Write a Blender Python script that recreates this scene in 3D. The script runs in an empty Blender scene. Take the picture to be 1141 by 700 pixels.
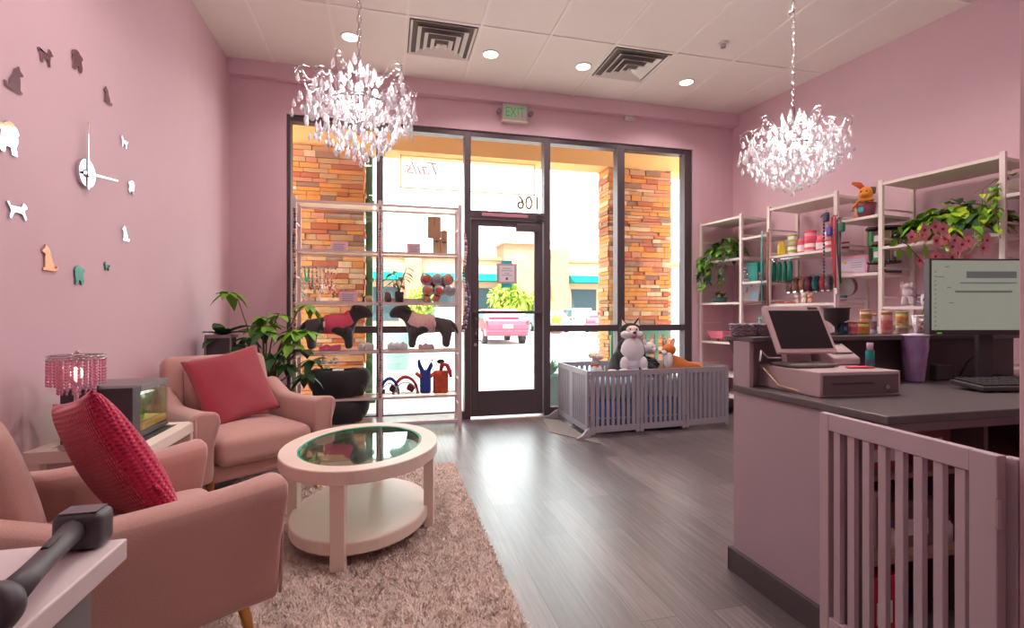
import bpy, bmesh, math, random
import numpy as np
from mathutils import Vector, Matrix, Euler
random.seed(7); np.random.seed(7)
PI = math.pi
C = bpy.context.scene.collection

# ---------------------------------------------------------------- camera geometry helpers
F_PX, YAW, EYE = 558.0, 0.243, 1.131
SN, CS = math.sin(YAW), math.cos(YAW)
def ray(x, y):
    u = (x-570.5)/F_PX; v = (350-y)/F_PX
    return Vector((u*CS+SN, CS-u*SN, v))
def hz(x, y, z=0.0):
    d = ray(x, y); return Vector((0,0,EYE)) + d*((z-EYE)/d.z)
def hy(x, y, Y):
    d = ray(x, y); return Vector((0,0,EYE)) + d*(Y/d.y)
def hx(x, y, X):
    d = ray(x, y); return Vector((0,0,EYE)) + d*(X/d.x)
def hf(x, y, k=4.325):            # plane parallel to the right wall
    d = ray(x, y); return Vector((0,0,EYE)) + d*(k/(d.x+.13*d.y))

# ---------------------------------------------------------------- materials
def s2l(c):
    c = c/255.0
    return c/12.92 if c <= .04045 else ((c+.055)/1.055)**2.4
def rgb(t): return (s2l(t[0]), s2l(t[1]), s2l(t[2]), 1)
MATS = {}
def mat(name, col, rough=.5, metal=0.0, bump=0.0, bscale=40, var=0.0, vscale=6, emis=None, estr=0, sheen=0, spec=.5, stretch=None, trans=0, coat=0):
    if name in MATS: return MATS[name]
    m = bpy.data.materials.new(name); m.use_nodes = True
    nt = m.node_tree; b = nt.nodes['Principled BSDF']
    b.inputs['Base Color'].default_value = rgb(col)
    b.inputs['Roughness'].default_value = rough
    b.inputs['Metallic'].default_value = metal
    b.inputs['Specular IOR Level'].default_value = spec
    if sheen: b.inputs['Sheen Weight'].default_value = sheen; b.inputs['Sheen Roughness'].default_value = .4
    if coat: b.inputs['Coat Weight'].default_value = coat
    if trans: b.inputs['Transmission Weight'].default_value = trans
    if emis: b.inputs['Emission Color'].default_value = rgb(emis); b.inputs['Emission Strength'].default_value = estr
    tc = nt.nodes.new('ShaderNodeTexCoord'); mp = nt.nodes.new('ShaderNodeMapping')
    nt.links.new(tc.outputs['Object'], mp.inputs['Vector'])
    if stretch: mp.inputs['Scale'].default_value = stretch
    # every material carries a little procedural variation
    n = nt.nodes.new('ShaderNodeTexNoise'); n.inputs['Scale'].default_value = vscale; n.inputs['Detail'].default_value = 3
    nt.links.new(mp.outputs[0], n.inputs['Vector'])
    v = var if var else .03
    mr = nt.nodes.new('ShaderNodeMapRange'); mr.inputs['To Min'].default_value = 1-v; mr.inputs['To Max'].default_value = 1+v
    nt.links.new(n.outputs['Fac'], mr.inputs['Value'])
    mx = nt.nodes.new('ShaderNodeVectorMath'); mx.operation = 'SCALE'
    mx.inputs[0].default_value = rgb(col)[:3]
    nt.links.new(mr.outputs[0], mx.inputs['Scale']); nt.links.new(mx.outputs[0], b.inputs['Base Color'])
    if bump:
        n2 = nt.nodes.new('ShaderNodeTexNoise'); n2.inputs['Scale'].default_value = bscale; n2.inputs['Detail'].default_value = 4
        nt.links.new(mp.outputs[0], n2.inputs['Vector'])
        bp = nt.nodes.new('ShaderNodeBump'); bp.inputs['Strength'].default_value = bump; bp.inputs['Distance'].default_value = .01
        nt.links.new(n2.outputs['Fac'], bp.inputs['Height']); nt.links.new(bp.outputs[0], b.inputs['Normal'])
    MATS[name] = m
    return m

def mixmat(name, parts):
    """parts: list of (kind, weight, colour, roughness) blended with constant weights"""
    if name in MATS: return MATS[name]
    m = bpy.data.materials.new(name); m.use_nodes = True
    nt = m.node_tree; nt.nodes.clear(); out = nt.nodes.new('ShaderNodeOutputMaterial')
    acc, w = None, 0
    for kind, wt, col, ro in parts:
        s = nt.nodes.new({'t':'ShaderNodeBsdfTransparent','g':'ShaderNodeBsdfGlossy','d':'ShaderNodeBsdfDiffuse','l':'ShaderNodeBsdfTranslucent','x':'ShaderNodeBsdfGlass','e':'ShaderNodeEmission'}[kind])
        s.inputs['Color'].default_value = rgb(col)
        if kind in 'gx': s.inputs['Roughness'].default_value = ro
        if kind == 'e': s.inputs['Strength'].default_value = ro
        if acc is None: acc, w = s, wt
        else:
            mx = nt.nodes.new('ShaderNodeMixShader'); mx.inputs[0].default_value = wt/(w+wt); w += wt
            nt.links.new(acc.outputs[0], mx.inputs[1]); nt.links.new(s.outputs[0], mx.inputs[2]); acc = mx
    nt.links.new(acc.outputs[0], out.inputs[0]); MATS[name] = m
    return m

# ---------------------------------------------------------------- mesh builder
class MB:
    def __init__(s): s.bm = bmesh.new(); s.mi = 0
    def _m(s, n0, smooth=False):
        s.bm.faces.ensure_lookup_table()
        for f in s.bm.faces[n0:]:
            f.material_index = s.mi
            if smooth: f.smooth = True
    def poly(s, vs, faces, smooth=False, M=None):
        n0 = len(s.bm.faces)
        bv = [s.bm.verts.new(M @ Vector(v) if M else v) for v in vs]
        for f in faces:
            try: s.bm.faces.new([bv[i] for i in f])
            except ValueError: pass
        s._m(n0, smooth); return s
    def box(s, x0, x1, y0, y1, z0, z1, M=None):
        v = [(x0,y0,z0),(x1,y0,z0),(x1,y1,z0),(x0,y1,z0),(x0,y0,z1),(x1,y0,z1),(x1,y1,z1),(x0,y1,z1)]
        return s.poly(v, [(0,3,2,1),(4,5,6,7),(0,1,5,4),(1,2,6,5),(2,3,7,6),(3,0,4,7)], M=M)
    def cb(s, c, d, rot=(0,0,0)):
        M = Matrix.Translation(c) @ Euler(rot).to_matrix().to_4x4()
        return s.box(-d[0]/2,d[0]/2,-d[1]/2,d[1]/2,-d[2]/2,d[2]/2, M)
    def cyl(s, p0, p1, r0, r1=None, n=14, smooth=True):
        r1 = r0 if r1 is None else r1
        p0, p1 = Vector(p0), Vector(p1); a = (p1-p0).normalized()
        q = a.to_track_quat('Z','Y').to_matrix()
        vs = []
        for p, r in ((p0,r0),(p1,r1)):
            for k in range(n): vs.append(p + q @ Vector((r*math.cos(2*PI*k/n), r*math.sin(2*PI*k/n), 0)))
        s.poly(vs, [(k,(k+1)%n,n+(k+1)%n,n+k) for k in range(n)], smooth)
        s.poly(vs[:n], [tuple(reversed(range(n)))]); s.poly(vs[n:], [tuple(range(n))])
        return s
    def lathe(s, prof, c=(0,0,0), n=24, M=None, close=False):
        vs = []; c = Vector(c)
        for r, z in prof:
            for k in range(n):
                v = Vector((r*math.cos(2*PI*k/n), r*math.sin(2*PI*k/n), z))
                vs.append((M @ v if M else v) + c)
        fs = []
        for i in range(len(prof)-1):
            for k in range(n): fs.append((i*n+k, i*n+(k+1)%n, (i+1)*n+(k+1)%n, (i+1)*n+k))
        n0 = len(s.bm.faces)
        s.poly(vs, fs, True)
        if close:
            s.poly(vs[:n], [tuple(reversed(range(n)))]); s.poly(vs[-n:], [tuple(range(n))])
        return s
    def sph(s, c, r, n=14, rot=(0,0,0)):
        if not hasattr(r, '__len__'): r = (r,r,r)
        M = Matrix.Translation(c) @ Euler(rot).to_matrix().to_4x4()
        m = max(4, n//2); vs = [M@Vector((0,0,-r[2]))]
        for i in range(1, m):
            a = -PI/2+PI*i/m
            for k in range(n):
                vs.append(M@Vector((r[0]*math.cos(a)*math.cos(2*PI*k/n), r[1]*math.cos(a)*math.sin(2*PI*k/n), r[2]*math.sin(a))))
        vs.append(M@Vector((0,0,r[2]))); L = len(vs)-1
        fs = [(0,1+(k+1)%n,1+k) for k in range(n)]
        for i in range(m-2):
            for k in range(n): fs.append((1+i*n+k,1+i*n+(k+1)%n,1+(i+1)*n+(k+1)%n,1+(i+1)*n+k))
        fs += [(L,1+(m-2)*n+k,1+(m-2)*n+(k+1)%n) for k in range(n)]
        return s.poly(vs, fs, True)
    def tube(s, pts, r, n=6):
        pts = [Vector(p) for p in pts]; N = len(pts); up = Vector((0.03,0.02,1)); vs = []
        for i, p in enumerate(pts):
            t = (pts[min(i+1,N-1)]-pts[max(i-1,0)]).normalized()
            a = t.cross(up if abs(t.dot(up))<.98 else Vector((1,0,0))).normalized(); b = t.cross(a).normalized()
            rr = r[i] if hasattr(r,'__len__') else r
            for k in range(n): vs.append(p + (a*math.cos(2*PI*k/n)+b*math.sin(2*PI*k/n))*rr)
        fs = [(i*n+k,i*n+(k+1)%n,(i+1)*n+(k+1)%n,(i+1)*n+k) for i in range(N-1) for k in range(n)]
        fs += [tuple(reversed(range(n))), tuple(range((N-1)*n,N*n))]
        return s.poly(vs, fs, True)
    def prism(s, poly, ax, a0, a1, M=None, smooth=False):
        """poly 2D outline; ax: axis of extrusion 'x' (yz outline), 'y' (xz), 'z' (xy)"""
        f = {'x': lambda p,a:(a,p[0],p[1]), 'y': lambda p,a:(p[0],a,p[1]), 'z': lambda p,a:(p[0],p[1],a)}[ax]
        n = len(poly); vs = [f(p,a0) for p in poly]+[f(p,a1) for p in poly]
        return s.poly(vs, [tuple(reversed(range(n))), tuple(range(n,2*n))]+[(k,(k+1)%n,n+(k+1)%n,n+k) for k in range(n)], smooth, M)
    def soft(s, c, d, r=.04, puff=0.0, n=10, rot=(0,0,0), fn=None):
        """rounded, softly puffed block"""
        M = Matrix.Translation(c) @ Euler(rot).to_matrix().to_4x4()
        h = Vector(d)*.5; idx = {}; vs = []
        def P(i,j,k):
            if (i,j,k) in idx: return idx[(i,j,k)]
            u = Vector((2*i/n-1, 2*j/n-1, 2*k/n-1))
            u = Vector([math.sin(a*PI/2)*.35+a*.65 for a in u])
            p = Vector((u.x*h.x,u.y*h.y,u.z*h.z))
            q = Vector([max(-(h[a]-r), min(h[a]-r, p[a])) for a in range(3)])
            dlt = p-q
            if dlt.length > 1e-9:
                m = max(abs(dlt.x),abs(dlt.y),abs(dlt.z)); p = q + dlt.normalized()*m
            w = max(0,(1-u.x**2))*max(0,(1-u.y**2))
            p.z += puff*w*(1 if u.z > 0 else -.3)*abs(u.z)
            if fn: p = fn(p, u)
            idx[(i,j,k)] = len(vs); vs.append(M@p); return idx[(i,j,k)]
        fs = []
        for a in range(n):
            for b in range(n):
                fs += [(P(a,b,0),P(a,b+1,0),P(a+1,b+1,0),P(a+1,b,0)),(P(a,b,n),P(a+1,b,n),P(a+1,b+1,n),P(a,b+1,n)),
                       (P(a,0,b),P(a+1,0,b),P(a+1,0,b+1),P(a,0,b+1)),(P(a,n,b),P(a,n,b+1),P(a+1,n,b+1),P(a+1,n,b)),
                       (P(0,a,b),P(0,a,b+1),P(0,a+1,b+1),P(0,a+1,b)),(P(n,a,b),P(n,a+1,b),P(n,a+1,b+1),P(n,a,b+1))]
        return s.poly(vs, fs, True)
    def leaf(s, p, d, L, W, droop=.3, up=Vector((0,0,1))):
        p = Vector(p); d = Vector(d).normalized(); sd = d.cross(up)
        sd = sd.normalized() if sd.length > 1e-4 else Vector((1,0,0)); nn = sd.cross(d).normalized()
        vs = [p]; rows = ((.25,.75),(.5,1.0),(.78,.62))
        for t, w in rows:
            c = p + d*L*t - Vector((0,0,1))*droop*L*t*t
            vs += [c - sd*W*.5*w + nn*W*.12, c, c + sd*W*.5*w + nn*W*.12]
        vs.append(p + d*L - Vector((0,0,1))*droop*L)
        return s.poly(vs, [(0,1,2),(0,2,3),(1,4,5,2),(2,5,6,3),(4,7,8,5),(5,8,9,6),(7,10,8),(8,10,9)], True)
    def build(s, name, m, parent=None, bevel=0, loc=None, rz=0, seg=2, sub=0):
        me = bpy.data.meshes.new(name); bmesh.ops.recalc_face_normals(s.bm, faces=s.bm.faces[:]) if len(s.bm.faces) < 40000 else None
        s.bm.to_mesh(me); s.bm.free()
        for q in (m if isinstance(m, (list,tuple)) else [m]): me.materials.append(q)
        o = bpy.data.objects.new(name, me); C.objects.link(o)
        if parent: o.parent = parent
        if loc is not None: o.location = loc
        o.rotation_euler.z = rz
        if bevel:
            b = o.modifiers.new('bevel','BEVEL'); b.width = bevel; b.segments = seg; b.limit_method = 'ANGLE'; b.angle_limit = .7
            if seg > 2:
                for f in me.polygons: f.use_smooth = True
        if sub:
            b = o.modifiers.new('sub','SUBSURF'); b.levels = sub; b.render_levels = sub
        return o

def tag(o, label=None, cat=None, group=None, kind=None):
    if label: o['label'] = label
    if cat: o['category'] = cat
    if group: o['group'] = group
    if kind: o['kind'] = kind
    return o
def thing(name, label, cat, loc=(0,0,0), rz=0, group=None):
    o = bpy.data.objects.new(name, None); C.objects.link(o); o.empty_display_size = .05
    o.location = loc; o.rotation_euler = (0,0,rz)
    return tag(o, label, cat, group)
def struct(name, mb, m, **k):
    return tag(mb.build(name, m, **k), kind='structure')
def copy_tree(o, loc=None, rz=None, label=None, group=None, parent=None):
    c = o.copy(); C.objects.link(c)
    if parent: c.parent = parent
    if loc is not None: c.location = loc
    if rz is not None: c.rotation_euler.z = rz
    if label: c['label'] = label
    if group: c['group'] = group
    for ch in list(o.children): copy_tree(ch, parent=c)
    return c
def text(name, s, size, m, parent, loc, rot, extrude=.001, align='CENTER', wide=1.0, shear=0, bold=0):
    cu = bpy.data.curves.new(name,'FONT'); cu.body = s; cu.size = size; cu.extrude = extrude; cu.align_x = align; cu.align_y = 'CENTER'; cu.shear = shear; cu.offset = bold
    t = bpy.data.objects.new(name+'_tmp', cu); C.objects.link(t)
    dg = bpy.context.evaluated_depsgraph_get(); me = bpy.data.meshes.new_from_object(t.evaluated_get(dg))
    bpy.data.objects.remove(t); me.materials.clear(); me.materials.append(m); me.name = name
    o = bpy.data.objects.new(name, me); C.objects.link(o); o.location = loc; o.rotation_euler = rot; o.scale = (wide,1,1)
    if parent: o.parent = parent
    return o
def blob(c, r, n=14, rot=(0,0,0)):
    return MB().sph(c, r, n, rot)

# ---------------------------------------------------------------- palette
WALL = mat('pink_wall_paint', (218,182,193), .75, bump=.05, bscale=90, var=.02)
WHITE = mat('white_powder_coat', (222,205,204), .4)
IVORY = mat('ivory_lacquer', (236,214,202), .35)
BRONZE = mat('dark_bronze_metal', (88,74,80), .45, metal=.3)
BLACK = mat('matt_black', (66,58,62), .6)
BLACKF = mat('black_plush_fabric', (48,42,46), .95, bump=.4, bscale=120, sheen=.3)
DARKP = mat('dark_grey_plastic', (78,70,76), .4)
CHROME = mat('polished_chrome', (205,200,205), .15, metal=1)
BRASS = mat('brushed_brass', (190,140,80), .3, metal=1)
VELVET = mat('blush_velvet', (191,144,137), .85, bump=.15, bscale=200, var=.05, vscale=5, sheen=.5)
GLASS = mixmat('clear_window_glass', [('t',.94,(248,252,250),0),('g',.06,(255,255,255),0.0)])
TGLASS = mixmat('green_tinted_table_glass', [('t',.66,(222,240,232),0),('g',.34,(245,250,248),.01)])
EDGE = mat('bright_green_glass_edge', (40,205,165), .15)
FROST = mixmat('milky_shelf_glass', [('t',.5,(255,252,240),0),('l',.3,(250,240,225),0),('g',.08,(255,255,255),.1),('d',.12,(240,225,220),0)])
CRYSTAL = mixmat('cut_crystal', [('g',.36,(255,252,255),.08),('t',.16,(255,255,255),0),('l',.24,(255,250,253),0),('d',.24,(250,247,250),0)])
CARD = mat('brown_cardboard', (196,156,124), .8, bump=.05)
PINK = mat('pink_plastic', (240,120,155), .4)
TEAL = mat('teal_plastic', (30,150,140), .4)
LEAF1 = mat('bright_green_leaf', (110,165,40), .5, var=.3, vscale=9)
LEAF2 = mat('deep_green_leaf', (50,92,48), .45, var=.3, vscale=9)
LEAF3 = mat('lime_green_leaf', (165,195,45), .5, var=.2, vscale=9)
STEM = mat('plant_stem', (110,110,60), .7)
SOIL = mat('potting_soil', (62,48,42), .95, bump=.5)
PAPER = mat('white_paper', (236,226,232), .7)
INK = mat('grey_ink', (120,110,122), .7)
DL_E = 9.5; SKY_S = 8; SUN_S = 22.0; EXPO = 0.12; CH_E = 110; CH_W = 9
# ================================================================ ROOM
H = 3.55; XL = -1.47; YF = 5.3
def xr(y): return 4.789-.13*y
def floor_mat():
    m = bpy.data.materials.new('grey_brown_wood_planks'); m.use_nodes = True; nt = m.node_tree; b = nt.nodes['Principled BSDF']
    tc = nt.nodes.new('ShaderNodeTexCoord'); mp = nt.nodes.new('ShaderNodeMapping'); mp.inputs['Rotation'].default_value = (0,0,PI/2)
    nt.links.new(tc.outputs['Object'], mp.inputs[0])
    br = nt.nodes.new('ShaderNodeTexBrick'); br.inputs['Scale'].default_value = 1; br.inputs['Brick Width'].default_value = 1.22
    br.inputs['Row Height'].default_value = .15; br.inputs['Mortar Size'].default_value = .0015; br.offset = .37; br.inputs['Bias'].default_value = -.1
    br.inputs['Color1'].default_value = rgb((122,112,114)); br.inputs['Color2'].default_value = rgb((88,80,84)); br.inputs['Mortar'].default_value = rgb((50,44,46))
    nt.links.new(mp.outputs[0], br.inputs[0])
    mp2 = nt.nodes.new('ShaderNodeMapping'); mp2.inputs['Scale'].default_value = (28,1.1,1); nt.links.new(tc.outputs['Object'], mp2.inputs[0])
    n = nt.nodes.new('ShaderNodeTexNoise'); n.inputs['Scale'].default_value = 2.2; n.inputs['Detail'].default_value = 6; n.inputs['Roughness'].default_value = .65
    nt.links.new(mp2.outputs[0], n.inputs[0])
    cr = nt.nodes.new('ShaderNodeValToRGB'); cr.color_ramp.elements[0].position = .3; cr.color_ramp.elements[0].color = (.45,.43,.44,1)
    cr.color_ramp.elements[1].position = .72; cr.color_ramp.elements[1].color = (1.35,1.25,1.2,1); nt.links.new(n.outputs['Fac'], cr.inputs[0])
    mx = nt.nodes.new('ShaderNodeMix'); mx.data_type = 'RGBA'; mx.blend_type = 'MULTIPLY'; mx.inputs[0].default_value = 1
    nt.links.new(br.outputs['Color'], mx.inputs[6]); nt.links.new(cr.outputs[0], mx.inputs[7]); nt.links.new(mx.outputs[2], b.inputs['Base Color'])
    b.inputs['Roughness'].default_value = .34; b.inputs['Specular IOR Level'].default_value = 1.0
    bp = nt.nodes.new('ShaderNodeBump'); bp.inputs['Strength'].default_value = .12; bp.inputs['Distance'].default_value = .004
    nt.links.new(n.outputs['Fac'], bp.inputs['Height']); nt.links.new(bp.outputs[0], b.inputs['Normal'])
    return m
YB = -2.6
flr = [(XL-.2,YB-.2),(xr(YB)+.3,YB-.2),(xr(YF+.2)+.3,YF+.2),(XL-.2,YF+.2)]
struct('floor', MB().prism(flr,'z',-.12,0), floor_mat())
CEIL = mat('white_ceiling_tile', (236,225,221), .9, bump=.25, bscale=160, var=.02)
struct('ceiling', MB().prism(flr,'z',H,H+.12), CEIL)
g = MB(); X0 = -1.065; T = .6096
for i in range(-1, 10):
    x = X0+T*i; y1 = YF-.08
    if x < 4.0: g.box(x-.012,x+.012,YB,y1,H-.007,H+.004)
    elif x < 5.1: g.box(x-.012,x+.012,YB,(4.789-x)/.13-.02,H-.007,H+.004)
for k in range(7):
    y = 4.14-1.2192*k
    if y > YB: g.box(XL,xr(y)-.01,y-.012,y+.012,H-.008,H+.004)
struct('trim_1', g, mat('ceiling_grid_white', (240,230,226), .6))
struct('wall_left', MB().box(XL-.18,XL,YB-.2,YF+.2,0,H), WALL)
struct('wall_back', MB().box(XL-.2,xr(YB)+.3,YB-.18,YB,0,H), WALL)
struct('wall_right', MB().prism([(xr(YB),YB),(xr(YB)+.2,YB),(xr(YF+.2)+.2,YF+.2),(xr(YF+.2),YF+.2)],'z',0,H), WALL)
WX0, WX1, WZ = -.967, 3.545, 3.10
fw = MB().box(XL-.1,WX0,YF,YF+.2,0,H); fw.box(WX1,xr(YF)+.1,YF,YF+.2,0,H); fw.box(WX0,WX1,YF,YF+.2,WZ,H)
struct('wall_front', fw, WALL)
struct('trim_2', MB().box(XL,xr(5.2),YF-.09,YF,3.40,H), WALL, bevel=.004)
struct('baseboard_left', MB().box(XL,XL+.015,YB,YF,0,.1), mat('white_trim_paint',(225,208,210),.5))
struct('baseboard_front', MB().box(XL+.015,WX0-.01,YF-.015,YF,0,.1).box(WX1+.01,xr(YF)-.02,YF-.015,YF,0,.1), MATS['white_trim_paint'])
struct('baseboard_right', MB().prism([(xr(y)-.016*k,y) for y,k in ((YB,1),(YB,0),(YF-.016,0),(YF-.016,1))],'z',0,.1), MATS['white_trim_paint'])
# short wall end beside the staff gate
struct('wall_partition', MB().box(1.43,1.58,YB,.85,0,H), WALL, bevel=.003)

# ---- storefront: frame, panes, door
Y0, Y1 = YF+.02, YF+.14
fr = MB()
def vpost(x0, x1, z0=0, z1=WZ): fr.box(x0,x1,Y0,Y1,z0,z1)
for a in ((WX0,-.93),(-.117,-.046),(.797,.864),(1.688,1.761),(2.575,2.665),(3.448,WX1)): vpost(*a)
fr.box(-.93,3.448,Y0+.003,Y1-.003,3.04,WZ)
for a,b in ((-.93,-.117),(-.046,.797),(1.761,2.575),(2.665,3.448)):
    fr.box(a,b,Y0+.003,Y1-.003,0,.09); fr.box(a,b,Y0+.003,Y1-.003,.934,1.006)
fr.box(.864,1.688,Y0+.003,Y1-.003,2.165,2.25)
win = struct('window_1', fr, BRONZE, bevel=.004)
yg = YF+.08
for a,b in ((-.93,-.117),(-.046,.797),(1.761,2.575),(2.665,3.448)):
    for z0,z1 in ((.09,.934),(1.006,3.04)):
        MB().box(a,b,yg-.004,yg+.004,z0,z1).build('pane', GLASS, win)
MB().box(.864,1.688,yg-.004,yg+.004,2.25,3.04).build('pane', GLASS, win)
# suite number, reads from the street so it shows mirrored in here
n = text('suite_number', '106', .21, mixmat('gold_vinyl',[('t',.02,(255,255,255),0),('d',.98,(176,160,128),0)]), win, (1.53,yg+.008,2.365), (PI/2,0,PI), .0008, wide=.9, bold=.004)
# door
d = MB(); dx0, dx1 = .872, 1.680; yd0, yd1 = YF+.05, YF+.095
d.box(dx0,dx0+.085,yd0,yd1,.02,2.16).box(dx1-.095,dx1,yd0,yd1,.02,2.16)
d.box(dx0+.085,dx1-.095,yd0,yd1,2.09,2.16).box(dx0+.085,dx1-.095,yd0,yd1,.02,.295)
door = struct('door_1', d, BRONZE, bevel=.004)
MB().box(dx0+.085,dx1-.095,yd0+.018,yd1-.018,.295,2.09).build('pane', GLASS, door)
MB().box(dx0+.01,dx1-.01,yd0-.045,yd0-.02,1.135,1.165).box(dx0+.03,dx0+.06,yd0-.03,yd0,1.135,1.165).box(dx1-.06,dx1-.03,yd0-.03,yd0,1.135,1.165).build('push_bar', BRONZE, door, bevel=.004)
hdl = MB(); hdl.tube([(dx0+.045,yd0,1.08),(dx0+.045,yd0-.05,1.08),(dx0+.045,yd0-.05,.86),(dx0+.045,yd0,.86)], .011, 8)
hdl.build('door_handle', BRONZE, door)
MB().cyl((dx0+.045,yd0+.002,.80),(dx0+.045,yd0-.012,.80),.02).build('door_lock', CHROME, door)
MB().box(1.36,1.62,yd0-.07,yd0-.0,2.035,2.12).build('door_closer', BRONZE, door, bevel=.006)
MB().tube([(1.6,yd0-.05,2.15),(1.66,yd0-.12,2.19),(1.6,yd0-.01,2.215)], .008, 6).build('closer_arm', BRONZE, door)
p = MB(); c = hy(0,0,YF+.02)
hd = tag(MB().box(.985,1.50,Y0-.004,Y0+.002,2.19,2.225).build('door_header_label', mat('faded_red_label',(196,130,142),.6)), 'long faded pink label strip on the door header', 'label')
# ---- sign stuck on the door glass (pink scalloped card, teal tape behind)
sg = thing('door_notice', 'square pale pink notice with teal tape on the glass door', 'sign', (1.30-.07,yd0-.004,1.45))
cx0 = hy(565,305,yd0).x; cz0 = hy(565,305,yd0).z
sg.location = (cx0,yd0+.012,cz0)
q = MB().box(-.105,.105,0,.004,-.11,.11)
for k in range(9):
    for sx in (-1,1): q.cyl((sx*.108,0,-.1+.025*k),(sx*.108,.004,-.1+.025*k),.011,n=8)
q.build('card', mat('pale_mauve_card',(196,172,190),.7), sg)
MB().box(-.085,.085,-.002,-.0005,-.09,.09).build('inner_panel', PAPER, sg)
tl = MB()
for z,w in ((.055,.05),(.03,.065),(.0,.03),(-.02,.06)): tl.box(-w,w,-.003,-.0021,z,z+.005)
tl.sph((0,-.003,-.055),(.014,.001,.018),8)
tl.build('print', INK, sg)
MB().box(-.06,.06,.0042,.006,-.155,.145).build('tape', mat('teal_tape',(40,190,205),.5), sg)

# ---- ceiling fittings
DLE = mat('downlight_lens', (255,246,238), .4, emis=(255,240,228), estr=9)
RIM = mat('downlight_rim', (240,232,228), .5)
def downlight(x, y, lab, e=9):
    t = thing('ceiling_downlight', lab, 'ceiling light', (x,y,H), 0, 'recessed ceiling downlights')
    MB().lathe([(.063,-.002),(.072,-.010),(.082,-.009),(.084,.0)], n=28).build('trim_ring', RIM, t)
    MB().cyl((0,0,-.006),(0,0,-.001),.064,n=28).build('lens', DLE, t)
    l = bpy.data.lights.new('downlight_lamp','AREA'); l.shape = 'DISK'; l.size = .14; l.energy = e; l.color = (1,.9,.84); l.spread = 2.4
    lo = bpy.data.objects.new('lamp', l); C.objects.link(lo); lo.parent = t; lo.location = (0,0,-.016)
    return t
for x,y,lab in ((-.32,4.58,'round recessed downlight behind the left chandelier chain'),(.93,4.57,'round recessed downlight just right of the left air vent'),
            (1.853,4.58,'round recessed downlight just left of the right air vent'),(3.02,4.63,'round recessed downlight nearest the right wall')): downlight(x,y,lab,DL_E)
for x in (-.32,.93,1.85,3.0):  # unseen rows added for room light, strength set per row
    for y in (2.3,.2):
        if x == .93 and y == 2.3: continue
        downlight(x,y,'added recessed downlight out of view, lighting the room',DL_E*(1.6 if y > 2 else .4))
VENT = mat('vent_white_metal', (226,216,212), .5); VDK = mat('vent_dark_gap', (104,94,92), .8)
def vent(x0, lab):
    cx, cy = x0+T/2, 4.14+T/2
    t = thing('ceiling_air_vent', lab, 'air vent', (cx,cy,H), 0, 'square ceiling diffusers')
    MB().box(-.285,.285,-.285,.285,-.004,-.001).build('duct', VDK, t)
    for k,(r,z) in enumerate(((.275,-.012),(.215,-.024),(.155,-.036),(.095,-.048),(.045,-.06))):
        m = MB(); w = .034
        for a in range(4):
            M = Matrix.Rotation(a*PI/2,4,'Z')
            m.poly([(-r,-r,z),(r,-r,z),(r-w,-r+w,z+.022),(-r+w,-r+w,z+.022),(-r,-r,z-.004),(r,-r,z-.004),(r-w,-r+w,z+.018),(-r+w,-r+w,z+.018)],
                   [(0,1,2,3),(7,6,5,4),(0,4,5,1),(1,5,6,2),(2,6,7,3),(3,7,4,0)], M=M)
        m.build('louvre_ring', VENT, t)
    return t
vent(X0+2*T, 'square white ceiling diffuser above the left half of the window'); vent(X0+5*T, 'square white ceiling diffuser above the right half of the window')
sp = thing('ceiling_sprinkler','small round white sprinkler cap on the ceiling by the right wall','sprinkler',(2.906,3.884,H))
MB().cyl((0,0,-.012),(0,0,0),.045,n=24).build('escutcheon', VENT, sp); MB().cyl((0,0,-.04),(0,0,-.012),.022,n=12).build('cap', CHROME, sp)
# ---- exit sign
ex = thing('exit_sign','white EXIT sign with green letters above the glass door','exit sign',(1.335,YF,3.31))
MB().box(-.14,.14,-.05,0,-.085,.09).build('housing', mat('exit_housing',(205,190,196),.5), ex, bevel=.006)
MB().box(-.145,.145,-.062,-.0,-.105,-.085).build('base_rail', mat('cream_plastic',(235,222,205),.5), ex, bevel=.003)
text('letters','EXIT',.15, mat('exit_green',(0,150,50),.4,emis=(10,175,60),estr=.5), ex, (0,-.052,.0),(PI/2,0,0),.002,wide=.72)
for sx in (-1,1):
    k = MB(); k.cyl((sx*.15,-.03,0),(sx*.175,-.045,0),.012).cyl((sx*.178,-.02,0),(sx*.178,-.075,0),.024,.026,n=16)
    k.build('lamp_head', mat('grey_lamp_head',(150,132,142),.5), ex)
sb = thing('wall_mounted_alarm','small white box alarm high on the front wall right of the exit sign','alarm',(2.705,YF,3.405))
MB().box(-.062,.062,-.045,0,-.05,.05).build('housing', mat('sounder_white',(215,200,206),.5), sb, bevel=.006)
MB().cyl((0,-.045,0),(0,-.052,0),.03,n=18).build('grille', VENT, sb)

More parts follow.
